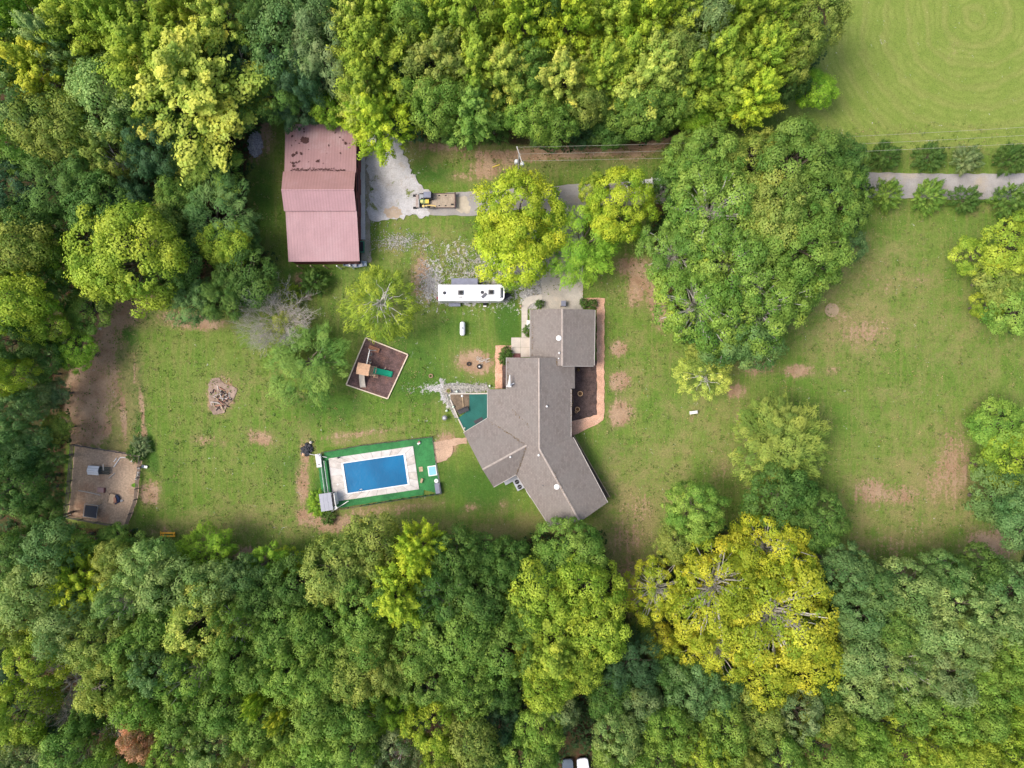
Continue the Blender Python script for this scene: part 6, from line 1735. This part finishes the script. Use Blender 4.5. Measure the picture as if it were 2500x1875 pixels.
for a in [
 (277,1312,32,7,'B','g','touching the bottom fence of the pen'),
 (180,1335,46,11,'B','n','left of the pen\'s bottom fence'),
 (120,1340,60,14,'B','t','below the pen\'s lower left corner'),
 (50,1370,62,14,'B','d','left edge, below the pen level'),
 (85,1435,72,16,'B','p','left edge group, grey one'),
 (200,1420,62,14,'S','y','brightest one below the pen'),
 (285,1370,50,12,'B','o','upper right of the brightest one below the pen'),
 (336,1350,38,8,'B','g','left of the orange bench'),
 (412,1372,38,8,'B','n','directly below the orange bench'),
 (366,1385,62,14,'B','p','second row below the bench'),
 (508,1352,56,8,'F','b','fern-like low one by the reddish soil'),
 (300,1460,60,15,'O','p','behind the brightest one, grey'),
 (395,1440,66,15,'B','p','third row below the bench'),
 (510,1420,60,14,'B','p','behind the fern-like one'),
 (600,1410,50,12,'B','t','right of the tree behind the fern-like one'),
 (651,1378,44,8,'F','b','low one at the end of the reddish soil'),
 (700,1368,34,5,'T','y','thin yellow twiggy one at the lawn corner'),
 (725,1440,66,12,'B','d','dark one left of the olive pair'),
 (640,1460,60,13,'B','d','dark one below the low fresh one'),
 (488,1510,78,16,'B','Y','pale crown in the middle of the lower left wood'),
 (590,1520,62,15,'O','g','right of the pale crown'),
 (400,1530,58,15,'B','g','left of the pale crown'),
 (690,1550,62,15,'B','g','second right of the pale crown'),
 (770,1540,60,15,'B','g','third right of the pale crown'),
 (165,1530,66,16,'B','p','grey one, two in from the left edge'),
 (250,1570,66,16,'B','o','right of the grey one near the left edge'),
 (340,1570,62,16,'B','n','middle left of the lower wood'),
 (105,1600,62,15,'B','v','above the bare dead tree'),
 (40,1530,55,14,'B','o','left edge above the bare dead tree'),
 (386,1620,60,17,'B','t','bluish crown above the rusty one'),
 (285,1665,66,16,'B','o','left of the bluish crown'),
 (485,1640,72,16,'O','n','right of the bluish crown'),
 (575,1620,62,16,'B','g','second right of the bluish crown'),
 (650,1630,55,15,'B','g','third right of the bluish crown'),
 (720,1640,66,16,'B','n','above the two small yellow tops'),
 (795,1640,62,15,'B','n','right of the row above the yellow tops'),
 (366,1710,60,16,'B','n','directly above the rusty crown'),
 (455,1735,62,16,'B','g','right above the rusty crown'),
 (545,1725,58,16,'B','g','left of the small yellow tops'),
 (640,1775,62,16,'B','n','below the small yellow tops'),
 (775,1735,62,16,'B','n','right of the small yellow tops'),
 (651,1688,24,17,'S','y','upper of two small yellow tops'),
 (700,1728,30,17,'S','q','lower of two small yellow tops'),
 (346,1796,44,15,'B','r','alone among the green crowns at the bottom'),
 (40,1745,66,16,'B','v','left edge beside the bare dead tree'),
 (150,1790,42,10,'F','k','in the dark below the bare dead tree'),
 (185,1835,62,16,'B','g','bottom edge below the bare dead tree'),
 (60,1850,62,15,'B','s','bottom left corner, dull'),
 (285,1860,55,16,'B','n','bottom edge left below the rusty crown'),
 (430,1830,60,16,'B','n','bottom edge right of the rusty crown'),
 (520,1810,55,16,'B','p','bottom rows, second right of the rusty crown'),
 (600,1850,58,16,'B','o','bottom edge, third right of the rusty crown'),
 (705,1850,60,16,'B','n','bottom edge, fourth right of the rusty crown'),
 (785,1820,60,16,'B','n','bottom rows next to the middle wood'),
 (230,1740,40,13,'B','d','right of the bare dead tree'),
 (20,1660,50,11,'F','k','dark hollow at the left edge'),
 (10,1450,45,12,'B','d','dark one touching the left edge'),
]: T(*a, LL)

for a in TREES:
    x, y, r, h, typ, c, where, grp = a
    g_ = grp
    w_ = where
    tree(x, y, r, h, typ, c, w_, name={'F': 'feathery_tree', 'W': 'shrub', 'T': 'young_tree', 'S': 'tall_tree'}.get(typ, 'leafy_tree'),
         cat='shrub' if typ == 'W' else 'tree', group=g_)

# clipped shrubs in two rows along the driveway
ROWN = ['leftmost', 'second', 'third', 'rightmost']
for row, lst in (('above', [(2161,384,27), (2267,384,29), (2361,391,26), (2467,389,31)]), ('below', [(2161,476,29), (2263,480,34), (2355,488,26), (2463,487,32)])):
    for k, (x, y, r) in enumerate(lst):
        c = {('above', 2): 's', ('below', 0): 'n', ('below', 1): 'g', ('below', 3): 'g'}.get((row, k), 'd')
        extra = {('below', 0): 'lightest ', ('above', 2): 'slightly dusty '}.get((row, k), '')
        tree(x, y, r, 3.0 + .5 * ((k * 7 + len(row)) % 3), 'W', c, '', name='driveway_shrub', cat='shrub', group='round shrubs lining the driveway',
             label=f"{extra}round green shrub {row} the driveway, {ROWN[k]} of that row of four")
for x, y, r, c, w in ((1317,742,9,'d','beside the garage door, left corner'), (1427,741,9,'d','beside the garage door, right corner'), (1447,742,9,'d','at the garage\'s upper right corner'),
                      (1290,808,11,'d','against the garage wall by the patio slab'), (1236,862,13,'d','at the corner of the pinkish gravel, upper one'), (1230,878,11,'d','at the corner of the pinkish gravel, lower one'),
                      (343,1092,20,'s','grey twiggy one at the pen\'s upper right corner'), (330,1108,16,'d','inside the pen\'s upper right corner'), (780,1228,24,'b','left of the grey pool shed'), (800,1262,16,'d','below the grey pool shed')):
    tree(x, y, r, 1.2, 'W', c, '', name='garden_shrub', cat='shrub', group=None, label=f"small {COLR[c][1]} shrub {w}".replace('small grey-green shrub grey', 'small grey-green shrub,'))

# bare dead trees
def bare(name, x, y, r, h, label, seed, up=.5, nmain=7, mat=GREYBARK, rad=.10):
    g = random.Random(seed)
    px, py, _ = P(x, y, h * .7)
    Rw = r * S
    o = thing(name, label, 'tree', (px, py, 0))
    tr = MB().tube([(0, 0, -.1), (.1, 0, h * .25), (0, .1, h * .5)], [rad * 2.2, rad * 1.8, rad * 1.3], 7).build('trunk', mat, o)
    for i in range(nmain):
        mb = MB()
        a = 2 * math.pi * i / nmain + g.uniform(-.3, .3)
        def grow(p, d, L, rr, lev):
            q = p
            pts = [p]
            for s_ in range(3):
                d = (d + Vector((g.uniform(-.25, .25), g.uniform(-.25, .25), g.uniform(-.05, .2)))).normalized()
                q = q + d * L / 3; pts.append(q)
                if lev < 3:
                    for _ in range(2):
                        dd = (d + Vector((g.uniform(-.9, .9), g.uniform(-.9, .9), g.uniform(-.2, .5)))).normalized()
                        grow(q, dd, L * .6, rr * .55, lev + 1)
            mb.tube(pts, [rr, rr * .8, rr * .6, rr * .3], 4, cap=False)
        grow(Vector((0, 0, h * g.uniform(.3, .5))), Vector((math.cos(a), math.sin(a), up)).normalized(), Rw * .75, rad, 0 if r > 60 else 1)
        mb.build('branch', mat, o)
    return o
bare('dead_tree', 142, 1690, 80, 13, 'leafless grey dead tree with long bare limbs in the lower left wood', 3, .3, 8, rad=.14)
bare('dead_tree', 255, 1765, 50, 12, 'smaller leafless grey tree left of the rusty crown at the bottom', 5, .3, 6, rad=.12)
bare('dead_bush', 676, 778, 84, 5.5, 'dead grey many-twigged bush beside the green tree left of the playground', 8, .5, 20, rad=.05)
bare('dead_tree', 975, 1862, 30, 14, 'small tuft of bare twigs poking out of the bottom edge canopy', 9, .6, 6, rad=.05)
bare('dead_tree', 530, 110, 46, 20, 'bare pale limb standing out beside the leaning pale yellow-green tree', 12, .9, 4, rad=.10)

# undergrowth in the woods: nobody could count it
def undergrowth():
    g = np.random.default_rng(21)
    n = 9000
    x = g.uniform(-60, 2560, n); y = g.uniform(-60, 1935, n)
    ok = np.zeros(n, bool)
    for w in WOODS: ok |= inside(w, x, y)
    ok &= ~(((x > 1370) & (x < 1452) & (y > 1835)) | ((x > 1590) & (x < 1720) & (y > 1560) & (y < 1640)))
    x, y = x[ok], y[ok]; n = len(x)
    hgt = g.uniform(.3, 2.6, n) * (1 + (g.random(n) < .15))
    k = 26
    own = np.repeat(np.arange(n), k); m = len(own)
    q = unit(g.normal(0, 1, (m, 3))); q[:, 2] = np.abs(q[:, 2])
    rad = g.uniform(.6, 1.5, n)
    pos = np.stack([(x[own] - 1250) * S, (937.5 - y[own]) * S, np.zeros(m)], -1) + q * rad[own][:, None] * np.array([1, 1, 0]) 
    pos[:, 2] = hgt[own] * (.35 + .65 * q[:, 2]) + .05
    nr = unit(q * .6 + g.normal(0, .4, (m, 3)) + np.array([0, 0, .9]))
    ln = g.uniform(.35, .75, m); wd = ln * g.uniform(.4, .7, m)
    tint = np.stack([np.clip(g.random(n)[own] * .8 + g.normal(0, .1, m), 0, 1), g.random(m)], -1)
    me = leaves_mesh('undergrowth', pos, nr, g.normal(0, 1, (m, 3)), ln, wd, tint)
    o = bpy.data.objects.new('undergrowth', me); link(o); tag(o, kind='stuff')
    o.color = (.060, .110, .034, 1)
undergrowth()

# weeds and tufts standing in the lawn, and fallen leaves: nobody could count them
def lawn_litter(name, n, k, size, hgt, col, seed, area=None, flatness=.4):
    g = np.random.default_rng(seed)
    x = g.uniform(130, 2500, n * 2); y = g.uniform(300, 1420, n * 2)
    ok = np.ones(n * 2, bool)
    for w in WOODS: ok &= ~inside(w, x, y)
    for w in ([(1120,720),(1480,720),(1480,1310),(1100,1310),(1060,1010),(1060,940)], [(770,1060),(1090,1060),(1090,1260),(770,1270)], [(690,290),(1000,290),(1120,450),(1120,540),(690,660)], [(1100,425),(2600,410),(2600,500),(1340,540),(1100,540)], [(160,1060),(360,1100),(330,1300),(150,1300)], [(840,820),(1000,860),(950,980),(840,945)]):
        ok &= ~inside(w, x, y)
    if area: 
        ax, ay, rr = area; ok &= g.random(n * 2) < np.exp(-(((x - ax) / rr) ** 2 + ((y - ay) / rr) ** 2))
    x, y = x[ok][:n], y[ok][:n]; n = len(x)
    own = np.repeat(np.arange(n), k); m = len(own)
    sp = size * 1.1
    pos = np.stack([(x[own] - 1250) * S + g.normal(0, sp, m) * (k > 1), (937.5 - y[own]) * S + g.normal(0, sp, m) * (k > 1), g.uniform(.02, hgt, m)], -1)
    nr = unit(g.normal(0, flatness, (m, 3)) + np.array([0, 0, 1.0]))
    ln = size * g.uniform(.6, 1.5, m); wd = ln * g.uniform(.35, .7, m)
    tint = np.stack([np.clip(g.random(n)[own] + g.normal(0, .1, m), 0, 1), g.random(m)], -1)
    o = bpy.data.objects.new(name, leaves_mesh(name, pos, nr, g.normal(0, 1, (m, 3)), ln, wd, tint)); link(o); tag(o, kind='stuff'); o.color = (*col, 1)
lawn_litter('lawn_weeds', 2400, 6, .22, .12, (.150, .225, .045), 51, flatness=.7)
lawn_litter('dry_grass_tufts', 3000, 5, .22, .10, (.29, .26, .12), 52, flatness=.6)
lawn_litter('fallen_leaves', 2600, 1, .17, .06, (.50, .36, .16), 53, area=(1640, 1180, 330))
